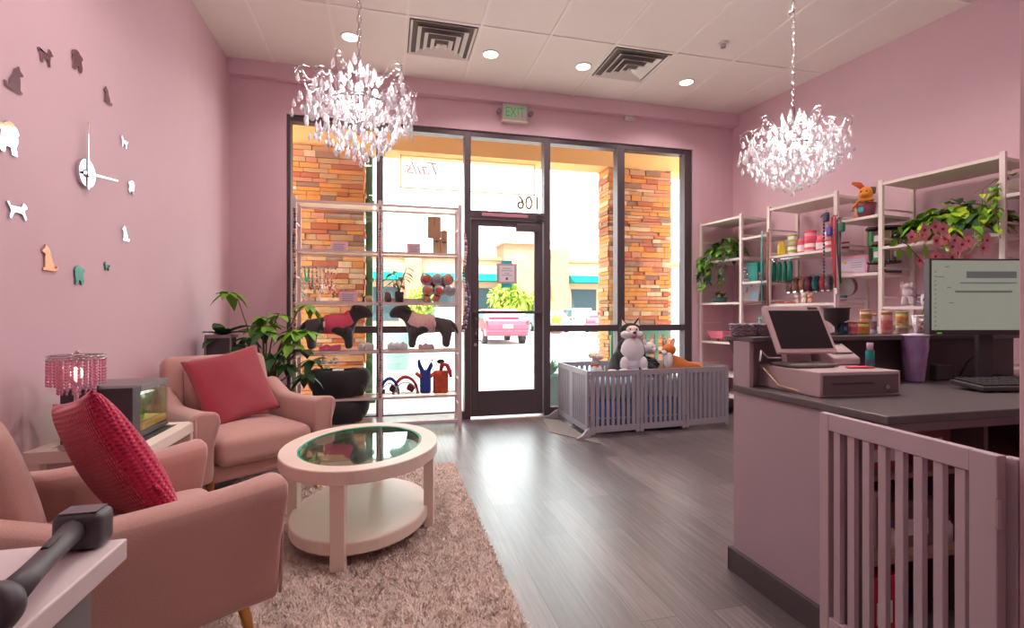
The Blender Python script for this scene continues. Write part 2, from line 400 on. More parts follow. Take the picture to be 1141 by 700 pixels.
# ================================================================ CLOCK
MIR = mat('mirror_acrylic', (225,225,232), .08, metal=1, spec=.8)
GREYM = mat('wall_reflection_mirror', (176,152,160), .2, metal=.9)  # pink wall reflection put into the mirror colour
ck = thing('wall_clock','silver round clock centre with two slim hands on the left wall','clock',(XL,2.931,1.832))
MB().cyl((0.0,0,0),(.018,0,0),.07,n=28).build('centre_disc', CHROME, ck)
MB().cyl((.018,0,0),(.03,0,0),.02,n=16).build('hub', MIR, ck)
MB().prism([(-.008,-.08),(.008,-.08),(.003,.26),(-.003,.26)],'x',.020,.023).build('minute_hand', CHROME, ck)
MB().prism([(-.05,.0),(-.05,-.014),(.27,.030),(.27,.036)],'x',.024,.027).build('hour_hand', CHROME, ck)
STAND = [(-.5,.05),(-.42,.12),(-.3,.14),(-.1,.1),(.15,.12),(.25,.3),(.28,.48),(.36,.42),(.42,.44),(.44,.34),(.58,.28),(.56,.2),(.4,.16),(.36,.0),(.34,-.2),(.36,-.45),(.26,-.45),(.22,-.16),(-.1,-.14),(-.22,-.2),(-.2,-.45),(-.32,-.45),(-.36,-.2),(-.4,0),(-.52,.2),(-.56,.16)]
SIT = [(-.3,-.5),(.3,-.5),(.3,-.42),(.2,-.38),(.2,.0),(.16,.12),(.32,.18),(.36,.26),(.2,.34),(.14,.5),(.04,.38),(-.06,.34),(-.14,.1),(-.3,-.15),(-.34,-.35),(-.48,-.42),(-.5,-.3),(-.56,-.3),(-.52,-.48)]
RUN = [(-.55,.25),(-.42,.1),(-.1,.12),(.2,.14),(.3,.34),(.4,.3),(.52,.2),(.5,.12),(.38,.08),(.36,-.05),(.5,-.3),(.42,-.35),(.24,-.12),(-.05,-.1),(-.25,-.15),(-.38,-.4),(-.48,-.36),(-.38,-.08),(-.46,.05),(-.6,.22)]
FLUF = [(-.36,-.45),(-.3,-.2),(-.4,.0),(-.34,.12),(-.42,.2),(-.32,.38),(-.12,.48),(.06,.46),(.16,.36),(.32,.34),(.4,.22),(.28,.12),(.3,-.05),(.36,-.2),(.28,-.45),(.14,-.45),(.1,-.25),(-.1,-.25),(-.14,-.45)]
ps = [(16,87,SIT,.22,1,1,'rabbit-like reflection-toned dog silhouette upper left of the clock'),(49,62,STAND,.17,1,1,'small reflection-toned dog silhouette above left of the clock'),(85,68,FLUF,.21,1,1,'reflection-toned fluffy dog silhouette straight above the clock'),
      (118,106,SIT,.17,-1,1,'reflection-toned sitting dog silhouette upper right of the clock'),(137,158,STAND,.14,-1,0,'small mirrored dog silhouette right of and above the clock hand'),(145,209,FLUF,.17,-1,0,'mirrored dog silhouette at the tip of the hour hand'),
      (138,260,SIT,.17,-1,0,'slim mirrored sitting dog silhouette right of and below the clock'),(118,297,STAND,.10,-1,2,'tiny teal tinted dog silhouette lower right of the clock'),(87,307,FLUF,.2,1,2,'teal and copper mirrored dog silhouette straight below the clock'),
      (52,287,SIT,.23,-1,3,'copper tinted tall sitting dog silhouette lower left of the clock'),(18,234,RUN,.2,1,0,'mirrored trotting dog silhouette left of and below the clock'),(7,153,FLUF,.28,-1,0,'largest mirrored fluffy dog silhouette at the left edge')]
cm = [MIR, GREYM, mat('teal_mirror_acrylic',(90,150,150),.2,metal=.8), mat('copper_mirror_acrylic',(225,170,145),.2,metal=.8)]
for x,y,shape,sz,fl,mi,lab in ps:
    p = hx(x,y,XL)
    sz *= .5; m = MB().prism([(a*sz*fl,b*sz) for a,b in shape],'x',.001,.008)
    tag(m.build('mirror_sticker', cm[mi], loc=p), lab, 'wall decoration', 'dog shaped hour marks around the clock')
# ================================================================ OUTSIDE
CONC = mat('pale_concrete', (205,196,186), .9, bump=.1, var=.08, vscale=2)
ASPH = mat('sunlit_asphalt', (168,164,160), .95, bump=.2, bscale=60, var=.08, vscale=.6)
STUC = mat('ochre_stucco', (214,170,108), .95, bump=.2, bscale=80)
struct('outside_sidewalk', MB().box(-12,16,YF+.2,9.2,-.14,-.01), CONC)
struct('outside_parking_ground', MB().box(-60,80,9.2,120,-.35,-.13), ASPH)
ll = MB()
for k in range(-6,9): ll.box(k*2.8,k*2.8+.1,12.5,17.5,-.13,-.126)
for k in range(-8,14): ll.box(k*2.8,k*2.8+.1,30,40,-.13,-.126)
struct('outside_parking_lines', ll, mat('white_road_paint',(240,238,232),.8))
struct('outside_canopy_roof', MB().box(-8,12,YF+.2,7.3,3.62,3.8).box(-8,12,6.4,6.75,3.17,3.62), STUC)
SC = [mat('ledge_stone_%s'%n, c, .9, bump=.5, bscale=30, var=.12, vscale=12) for n,c in
      (('tan',(180,132,90)),('ochre',(198,126,58)),('rust',(166,86,52)),('cream',(200,164,128)),('brown',(138,98,76)),('pinkish',(186,116,84)))]
STONE_GAP = mat('stone_joint_mortar',(110,78,58),.95)  # brown mortar between the stones
def stone_col(name, x0, x1, y0, y1, z1, seed, kind=True):
    R_ = random.Random(seed); m = MB(); m.mi = 6; m.box(x0+.02,x1-.02,y0+.02,y1-.02,0,z1); z = -.02
    while z < z1-.01:
        h = min(R_.choice((.04,.05,.055,.065,.08)), z1-z)
        for face in range(3):
            a, b = ((x0,x1) if face == 0 else (y0,y1)); t = a
            while t < b-.001:
                L = R_.uniform(.12,.36); e = min(b, t+L)
                if b-e < .08: e = b
                m.mi = R_.choice((0,0,1,1,1,2,3,4,5)); o = R_.uniform(0,.025)
                if face == 0: m.box(t+.003,e-.003,y0-o,y0+.04,z+.003,z+h-.003)
                elif face == 1: m.box(x0-o,x0+.04,t+.003,e-.003,z+.003,z+h-.003)
                else: m.box(x1-.04,x1+o,t+.003,e-.003,z+.003,z+h-.003)
                t = e
        z += h
    return struct(name, m, SC+[STONE_GAP])
stone_col('outside_stone_pier', -1.30, -.29, 6.4, 6.75, 3.17, 3)
stone_col('outside_stone_pier', 2.97, 3.92, 6.4, 6.75, 3.17, 5)
# green lamp post beside the left pier
gp = thing('outside_lamp_post','dark green metal post rising beside the left stone pier','post',(-.235,6.75,0))
GREEN = mat('forest_green_paint',(52,104,66),.5)
MB().box(-.045,.045,-.045,.045,.0,3.165).build('pole', GREEN, gp, bevel=.01)
MB().box(-.08,.08,-.08,.08,-.01,.08).build('base_plate', GREEN, gp)
for z_ in (1.55,2.55): MB().cyl((0,0,z_),(0,0,z_+.05),.073).build('collar', GREEN, gp)
# hanging banner beyond the glass: script shows through from its street side
ba = thing('outside_banner','banner made clear and pale for glare with orange outline and pink script reading reversed','banner',(1.02,6.52,2.945))
MB().box(-.88,.92,0,.006,-.215,.215).build('cloth', mixmat('glare_washed_film',[('t',.93,(255,255,255),0),('l',.07,(255,255,255),0)]), ba)  # overexposed look built in: film nearly clear, script paled
o_ = MB()
for z in (-.215,.195): o_.box(-.87,.91,-.004,0,z,z+.02)
for x in (-.87,.9): o_.box(x,x+.02,-.004,0,-.215,.215)
o_.build('outline', mixmat('peach_print',[('t',.06,(255,235,205),0),('l',.1,(255,205,150),0),('d',.84,(255,206,140),0)]), ba)
text('script','Tails',.24,mixmat('glare_paled_pink_print',[('t',.06,(255,225,228),0),('l',.1,(255,170,180),0),('d',.84,(255,214,216),0)]),ba,(-.56,-.004,.05),(PI/2,0,PI),.0005,shear=.4,bold=.003)
for x in (-.6,.7): MB().cyl((x,.003,.2),(x,.003,.232),.006,n=8).build('cord', STEM, ba)
# outdoor planter left of the door, agave right of the door, green bench by the right pier
def spiky(name, lab, cat, loc, n, L, Wd, m, potf, seed, rz=0):
    R_ = random.Random(seed); t = thing(name, lab, cat, loc); potf(t); f = MB()
    for k in range(n):
        a = R_.uniform(0,2*PI); e = R_.uniform(.3,1.3)
        f.leaf((0,0,t_h),(math.cos(a)*math.cos(e),math.sin(a)*math.cos(e),math.sin(e)),L*R_.uniform(.6,1),Wd,R_.uniform(.1,.5))
    f.build('foliage', m, t); return t
t_h = .70
spiky('outside_planter','tall tapered grey green planter with grassy leaves outside left window','planter',tuple(hz(443,412,-.01)),46,.42,.07,LEAF1,
      lambda t: MB().lathe([(.0,0),(.22,0),(.29,.72),(.31,.76),(.27,.76),(.26,.70),(0,.70)],n=24).build('pot', mat('sage_planter',(120,148,146),.7), t),11)
t_h = .38
spiky('outside_planter','leafy spiky plant in a low pot outside behind the dog pen','planter',(1.98,5.95,-.01),40,.34,.055,mat('blue_green_leaf',(88,150,110),.5,var=.2),
      lambda t: MB().lathe([(0,0),(.13,0),(.17,.36),(.18,.38),(.15,.38),(.14,.33),(0,.33)],n=24).build('pot', MATS['sage_planter'], t),12)
be = thing('outside_bench','green slatted metal bench outside in front of the right pier','bench',(3.3,6.05,-.01))
GB = mat('teal_green_paint',(70,132,104),.5)
s_ = MB()
for k in range(7): s_.box(-.42+.13*k,-.37+.13*k,.1,.12,.45,.88)
s_.box(-.46,.46,.095,.125,.86,.92).box(-.46,.46,.095,.125,.42,.47); s_.build('backrest', GB, be)
s_ = MB()
for k in range(4): s_.box(-.46,.46,-.28+.095*k,-.2+.095*k,.40,.425)
s_.build('seat', GB, be)
for sx in (-.42,.42):
    for y in (-.24,.09): MB().box(sx-.02,sx+.02,y-.02,y+.02,0,.41).build('leg', GB, be)
# ---- cars
CARS = {}
TYRE = mat('tyre_rubber',(40,38,42),.8); CGL = mat('car_window_dark',(70,80,92),.1); RIMM = mat('alloy_rim',(180,180,185),.3,metal=.8)
def car(loc, rz, colour, cname, lab, suv=False):
    t = thing('outside_parked_car', lab, 'car', loc, rz)
    hgt = 1.72 if suv else 1.45; paint = mat('car_paint_'+cname, colour, .3, coat=.6)
    L = 4.5
    if suv: prof = [(-2.2,.35),(-2.25,.75),(-2.18,1.05),(-1.95,hgt-.08),(-1.6,hgt),(.3,hgt-.02),(.7,hgt-.14),(1.25,1.1),(2.05,.95),(2.2,.7),(2.2,.35)]
    else: prof = [(-2.2,.35),(-2.27,.7),(-2.2,.98),(-1.7,1.02),(-1.1,hgt-.06),(-.6,hgt),(.3,hgt-.02),(.6,hgt-.12),(1.2,.98),(2.05,.85),(2.22,.62),(2.22,.35)]
    # local: y forward; outline in (y,z), extruded across x
    b = MB(); n = len(prof); vs = []
    for x, k in ((-.9,1),(-.7,0),(.7,0),(.9,1)):
        for (y,z) in prof:
            zz = z if k == 0 or z < 1.06 else z
            xx = x if k == 0 else (x if z <= 1.06 else x*.80)
            vs.append((xx*(1.1 if k==0 else 1), y, zz+(0.03 if k==0 and z>1.06 else 0)))
    fs = [(s*n+i, s*n+(i+1)%n, (s+1)*n+(i+1)%n, (s+1)*n+i) for s in range(3) for i in range(n)]+[tuple(range(n)),tuple(range(3*n,4*n))]
    b.poly(vs, fs, True); b.build('body', paint, t, bevel=.04)
    g = MB(); zt = hgt-.13; yb = -1.93 if suv else -1.5
    g.poly([(-.66,yb-.13+(.02 if suv else .05),1.12),(.66,yb-.13+(.02 if suv else .05),1.12),(.58,yb+.06-.04+(0 if suv else .32),zt),(-.58,yb+.06-.04+(0 if suv else .32),zt),
            (-.66,yb+.1,1.12),(.66,yb+.1,1.12),(.58,yb+.3,zt),(-.58,yb+.3,zt)],[(0,1,2,3),(4,7,6,5),(0,3,7,4),(1,5,6,2),(3,2,6,7),(0,4,5,1)])
    g.build('rear_window', CGL, t)
    for s in (-1,1):
        MB().poly([(s*.885,yb+.35,1.08),(s*.885,.75,1.08),(s*.775,.4,zt),(s*.775,yb+.55,zt),(s*.80,yb+.35,1.08),(s*.80,.75,1.08),(s*.7,.4,zt),(s*.7,yb+.55,zt)],[(0,1,2,3),(4,7,6,5),(0,3,7,4),(1,5,6,2),(3,2,6,7),(0,4,5,1)]).build('side_window', CGL, t)
        MB().box(s*.86-.05,s*.86+.05,-2.27,-2.1,.82,1.0).build('tail_light', mat('tail_light_red',(190,30,40),.3), t, bevel=.02)
        for y in (-1.4,1.35):
            wl = MB().cyl((s*.72,y,.33),(s*.93,y,.33),.33,n=22).build('wheel', TYRE, t)
            MB().cyl((s*.93,y,.33),(s*.94,y,.33),.2,n=14).build('rim', RIMM, wl)
    MB().box(-.88,.88,-2.3,-2.15,.36,.6).build('bumper', paint, t, bevel=.05)
    MB().box(-.2,.2,-2.31,-2.28,.68,.82).build('number_plate', PAPER, t)
    return t
G0 = -.128
def cat_(px, py, rz, *a, **k):
    p = hz(px, py, G0); p.z = G0; return car(p, rz, *a, **k)
cat_(553,381,0,(150,26,50),'red','red hatchback parked nose away, seen through the door glass')
cat_(667,369.5,-.4,(165,34,62),'rose','rose red car parked beyond the right window beside the stone pier')
cat_(640,366.6,0.0,(150,152,156),'white','white car in the far row between the rose car and the door frame',suv=True)
cat_(588,366.8,PI/2,(140,144,150),'pearl','pearl car in the far row seen at the right of the door glass')
cat_(533,368.5,0,(110,122,130),'silver','silver car in the far row at the left of the door glass')
cat_(611,369.8,0,(70,84,104),'slate','slate blue car far across the lot right of the door frame')
cat_(494,368.5,.0,(130,136,144),'ice','pale car far off seen between the shelf uprights',suv=True)
# ---- newspaper style box and tree across the lot
tb = thing('outside_litter_bin','small brown litter bin with yellow green flowers out on the sidewalk edge','planter',tuple(hz(620,372,-.01)))
MB().lathe([(0,0),(.34,0),(.38,.6),(.0,.6)],n=4).build('bin', mat('brown_bin',(92,64,60),.7), tb)
f = MB(); R_ = random.Random(4)
for k in range(40): f.leaf((R_.uniform(-.2,.2),R_.uniform(-.2,.2),.6),(R_.uniform(-.4,.4),R_.uniform(-.4,.4),1),R_.uniform(.25,.7),.12,.1)
f.build('foliage', LEAF3, tb)
def tree(px, py, Y, hgt, lab, seed, m=None):
    R_ = random.Random(seed); p = hy(px,py,Y); t = thing('outside_tree', lab, 'tree', (p.x,Y,G0)); b = MB()
    b.tube([(0,0,0),(.05,0,hgt*.3),(0,.05,hgt*.55)],[.14,.11,.07],8)
    for k in range(5):
        a = k*1.3; b.tube([(0,0,hgt*.4),(math.cos(a)*.6,math.sin(a)*.6,hgt*.65),(math.cos(a)*1.0,math.sin(a)*1.0,hgt*.85)],[.07,.05,.02],6)
    b.build('trunk', STEM, t); f = MB()
    for k in range(900):
        v = Vector((R_.gauss(0,1),R_.gauss(0,1),R_.gauss(0,1))).normalized()*R_.uniform(.5,1)
        f.leaf((v.x*hgt*.36,v.y*hgt*.36,hgt*.66+v.z*hgt*.3),(R_.uniform(-1,1),R_.uniform(-1,1),R_.uniform(-1,.6)),.38,.22,.2)
    f.build('crown', m or mat('tree_leaf_green',(150,172,56),.7,var=.3), t)
tree(566,330,33,3.6,'young lime green tree in the lot behind the door notice',1)
tree(592,330,44,3.4,'smaller lime tree just right of the door notice',2)
tree(470,330,42,3.6,'pale green tree across the lot behind the tins shelf',3)
# ---- shopping parade across the car park
bd = thing('outside_shop_building','long peach shopping parade with teal awnings across the car park','building',(0,50,G0))
PEACH = mat('peach_stucco',(164,112,86),.95,spec=.1); CREAM = mat('cream_stucco',(178,146,118),.95,spec=.1); TA = mat('teal_awning',(0,112,98),.8,spec=.1); WDK = mat('shop_window',(44,62,68),.4,spec=.2)
def bx_(px0,px1,py0,py1,y0,y1): 
    a = hy(px0,py1,50); c = hy(px1,py0,50); k_ = 0
    return (a.x,c.x,y0,y1,max(0,a.z-G0),c.z-G0)
MB().box(-24,34,.5,8,0,6.9).build('wall', CREAM, bd)
MB().box(-24,34,.2,8.2,6.75,7.1).build('cornice', PEACH, bd)
for (x0,x1,hh) in ((-19,-17,7.2),(-9,-7,7.2),(-4,-2.6,7.2),(1.6,3.2,7.2),(16.5,18.5,8),(26,28,8)): MB().box(x0,x1,-.3,.5,0,hh).build('pillar', PEACH, bd)
xt = hy(583,300,50).x; MB().box(xt-2.2,xt+2.2,-.8,3,0,8.4).build('tower', PEACH, bd); MB().box(xt-2.6,xt+2.6,-1.2,3.4,8.4,8.7).build('tower_roof', mat('pale_teal_roof',(150,200,180),.7), bd)
for (x0,x1) in ((-24,-19.5),(-16.5,-9.5),(-6.5,-4.2),(-2.4,1.4),(3.4,xt-2.4),(xt+2.4,16.3),(18.7,25.8)):
    MB().prism([(-1.5,4.55),(-.0,5.35),(.5,5.35),(.5,4.55)],'x',x0,x1).build('awning', TA, bd)
    k = max(1,int((x1-x0)/3)); st = (x1-x0)/k
    for j in range(k): MB().box(x0+st*j+.35,x0+st*(j+1)-.35,.42,.5,.6,3.9).build('shop_window', WDK, bd)
for x0 in (-12,-1.6,11,21):
    MB().box(x0,x0+2.6,.4,.5,5.7,6.3).build('fascia_sign', mat('muted_sign_panel',(170,160,165),.7), bd)
# ================================================================ LOUNGE
def armchair(lab, cx, cy, ang, legmat=BRASS):
    """ang: facing direction in world degrees; (cx,cy) the middle of the front edge"""
    a = math.radians(ang); f = Vector((math.cos(a),math.sin(a))); rz = math.atan2(f.x,-f.y)
    D = .78; c = Vector((cx,cy)) - f*D/2
    t = thing('armchair', lab, 'armchair', (c.x,c.y,.0), rz, 'blush armchairs around the coffee table')
    MB().soft((0,.01,.245),(.62,.68,.11),.03,n=8).build('base', VELVET, t)
    sc_ = MB().soft((0,-.085,.365),(.54,.61,.165),.05,.025,n=14); st = sc_.build('seat_cushion', VELVET, t)
    # back: slab leaning backwards with rounded side wings
    def lean(p,u): return p
    MB().soft((0,.335,.53),(.70,.13,.66),.05,n=12,rot=(-.26,0,0),fn=lambda p,u: Vector((p.x*(1.0-.10*(u.z+1)*.5),p.y,p.z))).build('backrest', VELVET, t)
    MB().soft((0,.235,.63),(.49,.14,.44),.055,n=12,rot=(-.26,0,0),fn=lambda p,u: Vector((p.x*(1-.05*(u.z+1)),p.y-.02*(1-u.x*u.x)*(1-u.z*u.z),p.z+.015*(1-u.x*u.x)*(u.z>0)))).build('back_cushion', VELVET, t)
    for s in (-1,1):
        m = MB()
        # swept arm: cross-section sections along the depth
        prof = []
        Nn = 14
        for i in range(Nn+1):
            q = i/Nn; y = -.385+q*.70
            top = .605-.012*math.sin(q*PI)+(.0 if q<.7 else (q-.7)*.28)
            flare = .018*max(0,1-q*6)
            prof.append((y, top, flare))
        vs = []; K = 16
        for (y,top,fl) in prof:
            for k in range(K):
                th = 2*PI*k/K; cs, sn = math.cos(th), math.sin(th)
                # superellipse section: narrow tall arm with a fuller rolled top
                ex = .42; x = math.copysign(abs(cs)**ex,cs); z = math.copysign(abs(sn)**ex,sn)
                zz = (.215+top)/2 + z*(top-.215)/2
                wv = .048+(.014 if z>.3 else 0)+fl*(1 if z>0 else .2)
                vs.append((s*.335+x*wv+s*fl*.5, y-(fl*1.2 if z>.3 else 0), zz+(fl*.5 if z>.5 else 0)))
        fs = [(i*K+k,i*K+(k+1)%K,(i+1)*K+(k+1)%K,(i+1)*K+k) for i in range(Nn) for k in range(K)]+[tuple(range(K)),tuple(range(Nn*K,(Nn+1)*K))]
        m.poly(vs, fs, True); m.build('arm', VELVET, t, bevel=.018, seg=3)
    for sx in (-1,1):
        for y in (-.33,.31):
            MB().cyl((sx*.285,y*.94,.21),(sx*.315,y*1.06,.001+.0),.018,.009,n=12).build('leg', legmat, t)
    # piping down the front of each arm
    for s in (-1,1):
        MB().tube([(s*.386,-.388,.24),(s*.388,-.392,.45),(s*.392,-.402,.585)],.006,6).build('piping', VELVET, t)
    return t, c, rz
near, cN, rzN = armchair('blush velvet armchair nearest the viewer, side on, with brass leg', -.56, 2.05, 36)
far, cF, rzF = armchair('blush velvet armchair in the corner beneath the leafy plant', -.665, 3.17, -53)

def knit(name, col, sc=1.0):
    m = mat(name, col, .9, var=.08, vscale=30, sheen=.5); nt = m.node_tree; b = nt.nodes['Principled BSDF']
    tc = nt.nodes.new('ShaderNodeTexCoord'); w1 = nt.nodes.new('ShaderNodeTexWave'); w1.inputs['Scale'].default_value = 22*sc; w1.inputs['Distortion'].default_value = 1.5; w1.bands_direction = 'Z'
    w2 = nt.nodes.new('ShaderNodeTexWave'); w2.inputs['Scale'].default_value = 34*sc; w2.bands_direction = 'X'; w2.inputs['Distortion'].default_value = 1
    nt.links.new(tc.outputs['Object'], w1.inputs[0]); nt.links.new(tc.outputs['Object'], w2.inputs[0])
    ad = nt.nodes.new('ShaderNodeMath'); ad.operation = 'MULTIPLY'; nt.links.new(w1.outputs['Fac'], ad.inputs[0]); nt.links.new(w2.outputs['Fac'], ad.inputs[1])
    bp = nt.nodes.new('ShaderNodeBump'); bp.inputs['Strength'].default_value = .8; bp.inputs['Distance'].default_value = .008
    nt.links.new(ad.outputs[0], bp.inputs['Height']); nt.links.new(bp.outputs[0], b.inputs['Normal']); return m
def pillow(lab, size, th, m, M, tagside=True):
    t = thing('throw_cushion', lab, 'cushion'); t.matrix_world = M
    n = 22; vs = []; fs = []
    for side in (1,-1):
        for i in range(n+1):
            for j in range(n+1):
                u, v = 2*i/n-1, 2*j/n-1
                e = ((1-u*u)*(1-v*v))
                x = u*size/2*(1-.07*(1-v*v)*abs(u)**3); z = v*size/2*(1-.07*(1-u*u)*abs(v)**3)
                y = side*th/2*(max(0,e)**.42)*(1+.04*math.sin(5*u+3*v))
                vs.append((x,y,z))
    for sd in (0,1):
        o = sd*(n+1)**2
        for i in range(n):
            for j in range(n):
                q = (o+i*(n+1)+j,o+(i+1)*(n+1)+j,o+(i+1)*(n+1)+j+1,o+i*(n+1)+j+1); fs.append(q if sd else tuple(reversed(q)))
    mb = MB().poly(vs, fs, True); bmesh.ops.remove_doubles(mb.bm, verts=mb.bm.verts[:], dist=.0004)
    mb.build('cover', m, t)
    if tagside: MB().cb((size*.47,-.02,size*.12),(.012,.004,.045)).build('care_tag', PAPER, t)
    z = MB(); z.tube([(-size*.47,0,-size*.2),(-size*.49,0,-size*.22),(-size*.50,.0,-size*.25)],.006,6).build('zip_pull', m, t)
    return t
RED = knit('raspberry_knit', (206,34,82)); REDS = knit('raspberry_weave', (200,46,74), 3.0)
# far cushion: leaning on the back cushion, turned a little in its own plane
def chair_M(c, rz, loc, rx, ry, rz2=0):
    return Matrix.Translation((c.x,c.y,0)) @ Matrix.Rotation(rz,4,'Z') @ Matrix.Translation(loc) @ Matrix.Rotation(rz2,4,'Z') @ Matrix.Rotation(rx,4,'X') @ Matrix.Rotation(ry,4,'Y')
pillow('raspberry red woven cushion leaning in the corner armchair', .46, .12, REDS, chair_M(cF, rzF, (-.03,.045,.675), -.38, -.20), False)
pillow('raspberry red knitted cushion on the armchair nearest the viewer', .48, .15, RED, chair_M(cN, rzN, (.02,-.045,.66), -.42, .22, .14))

# ---- coffee table (oval, glass inset)
tc_ = thing('coffee_table','oval ivory coffee table with glass top and lower shelf','coffee table',(-.13,2.72,.022), math.radians(80))
A_, B_, ZT = .485, .385, .44
def ell(a,b,n=64): return [(a*math.cos(2*PI*k/n), b*math.sin(2*PI*k/n)) for k in range(n)]
def ring(mb, a0,b0,a1,b1,z0,z1,n=64):
    o, i = ell(a1,b1,n), ell(a0,b0,n); vs = [(x,y,z) for z in (z0,z1) for x,y in o]+[(x,y,z) for z in (z0,z1) for x,y in i]
    fs = []
    for k in range(n):
        q = (k+1)%n; fs += [(k,q,n+q,n+k),(2*n+k,3*n+k,3*n+q,2*n+q),(n+k,n+q,3*n+q,3*n+k),(k,2*n+k,2*n+q,q)]
    mb.poly(vs, fs); return mb
ring(MB(),A_-.085,B_-.085,A_,B_,ZT-.062,ZT).build('top_ring', IVORY, tc_, bevel=.006, seg=2)
MB().prism(ell(A_-.086,B_-.086),'z',ZT-.016,ZT-.006).build('glass_top', TGLASS, tc_)
ring(MB(),A_-.093,B_-.093,A_-.0865,B_-.0865,ZT-.0165,ZT-.0045).build('glass_edge', EDGE, tc_)
MB().prism(ell(A_-.045,B_-.045),'z',.055,.115).build('lower_shelf', IVORY, tc_, bevel=.008, seg=2)
for k in range(4):
    th = math.radians(0+90*k); x, y = (A_-.04)*math.cos(th), (B_-.04)*math.sin(th)
    m = MB().cb((x,y,(ZT-.062)/2),(.05,.062,ZT-.062) if k%2==0 else (.062,.05,ZT-.062)); m.build('leg', IVORY, tc_, bevel=.003)

# ---- rug
rg = thing('shag_rug','cream and blush shag rug beneath the coffee table','rug',(0,0,0))
RUG = mat('blush_shag_pile',(232,214,206),.95,var=.14,vscale=7,sheen=.3)
rx0, rx1, ry0, ry1 = -.95, .465, 1.0, 3.72
MB().box(rx0,rx1,ry0,ry1,.001,.012).build('backing', RUG, rg)
def pile(N, seed=1):
    r = np.random.RandomState(seed)
    X = r.uniform(rx0-.01,rx1+.012,N); Y = r.uniform(ry0,ry1+.012,N)
    cl = sum(np.sin(X*np.cos(t_)*f_+Y*np.sin(t_)*f_+p_) for t_,f_,p_ in ((.3,31,1),(1.2,43,2),(2.1,37,.5),(2.8,53,4),(.8,71,3),(1.7,89,5)))
    a = cl*1.5+r.uniform(-1,1,N)*1.6; ln = r.uniform(.014,.03,N); lean = r.uniform(.2,1.0,N)*.024; w = .0026
    ca, sa = np.cos(a), np.sin(a); v = np.zeros((N,4,3)); 
    v[:,0] = np.stack([X-sa*w, Y+ca*w, np.full(N,.008)],1); v[:,1] = np.stack([X+sa*w, Y-ca*w, np.full(N,.008)],1)
    hgt = np.maximum(.018, .010+ln*.75)
    v[:,2] = np.stack([X+ca*lean+sa*w*.8, Y+sa*lean-ca*w*.8, hgt],1); v[:,3] = np.stack([X+ca*lean-sa*w*.8, Y+sa*lean+ca*w*.8, hgt],1)
    me = bpy.data.meshes.new('pile'); me.vertices.add(N*4); me.vertices.foreach_set('co', v.reshape(-1))
    me.loops.add(N*4); me.loops.foreach_set('vertex_index', np.arange(N*4)); me.polygons.add(N)
    me.polygons.foreach_set('loop_start', np.arange(N)*4); me.polygons.foreach_set('loop_total', np.full(N,4)); me.update(); me.validate()
    me.materials.append(RUG); o = bpy.data.objects.new('pile', me); C.objects.link(o); o.parent = rg; o['kind'] = 'stuff'
pile(170000)

# ---- side table with glass inset
st = thing('side_table','low ivory side table with glass inset between the two armchairs','side table',(-1.205,2.69,0))
sx_, sy_, zt = .225, .255, .57
s_ = MB(); s_.box(-sx_,sx_,-sy_,-sy_+.06,zt-.05,zt).box(-sx_,sx_,sy_-.06,sy_,zt-.05,zt).box(-sx_,-sx_+.06,-sy_+.06,sy_-.06,zt-.05,zt).box(sx_-.06,sx_,-sy_+.06,sy_-.06,zt-.05,zt)
s_.build('top_frame', IVORY, st, bevel=.002)
MB().box(-sx_+.061,sx_-.061,-sy_+.061,sy_-.061,zt-.012,zt-.003).build('glass_top', TGLASS, st)
MB().box(-sx_+.02,sx_-.02,-sy_+.02,sy_-.02,.16,.19).build('lower_shelf', IVORY, st, bevel=.002)
for a in (-1,1):
    for b in (-1,1): MB().cb((a*(sx_-.028),b*(sy_-.028),(zt-.05)/2),(.05,.05,zt-.05)).build('leg', IVORY, st, bevel=.002)
# ---- fish tank
tk = thing('fish_tank','small fish tank with dark hood on the side table behind the lamp','fish tank',(-1.225,2.725,.571),0)
w_, d_, h_ = .135, .185, .235
DG = mat('tank_dark_grey',(70,62,68),.45)
MB().box(-w_,w_,-d_,-d_+.075,.0,h_).build('filter_housing', DG, tk, bevel=.004)
MB().box(-w_,w_,-d_+.076,d_,h_-.03+.001,h_).box(-.03,-.0,-d_+.02,-d_+.045,h_,h_+.012).build('hood', mat('tank_hood_grey',(112,102,108),.35), tk, bevel=.003)
MB().box(-w_,w_,-d_+.076,d_,0,.02).build('base', DG, tk, bevel=.002)
for a in ((-w_,-w_+.004,-d_+.077,d_),(w_-.004,w_,-d_+.077,d_),(-w_+.004,w_-.004,d_-.004,d_)): MB().box(a[0],a[1],a[2],a[3],.02,h_-.03).build('glass_wall', GLASS, tk)
MB().soft((0,.04,.04),(w_*1.9,.285,.04),.01,.01,n=6).build('gravel', mat('orange_gravel',(205,150,70),.9,bump=1,bscale=150,var=.5,vscale=80), tk)
wtr = mixmat('aquarium_water',[('t',.9,(225,240,232),0),('g',.1,(255,255,255),.02)])
MB().box(-w_+.006,w_-.006,-d_+.08,d_-.006,.06,.19).build('water', wtr, tk)
MB().box(-.09,.09,.0,.14,.199,.204).build('added_glow_strip', mat('tank_fill_glow',(255,250,235),.4,emis=(255,250,235),estr=7), tk)  # added glow under the hood to brighten the dark tank
f = MB(); R_ = random.Random(2)
for k in range(34): f.leaf((R_.uniform(-.1,.1),R_.uniform(-.08,.0),.055),(R_.uniform(-.3,.3),R_.uniform(-.3,.3),1),R_.uniform(.05,.12),.018,.0)
f.build('water_plant', mat('aquarium_green',(120,205,50),.5), tk)
MB().lathe([(.03+.006*math.cos(q),.006*math.sin(q)) for q in [k*PI/5 for k in range(11)]],(.02,.0,.09),n=20,M=Matrix.Rotation(PI/2,3,'Y')).build('arch_ornament', BLACK, tk)
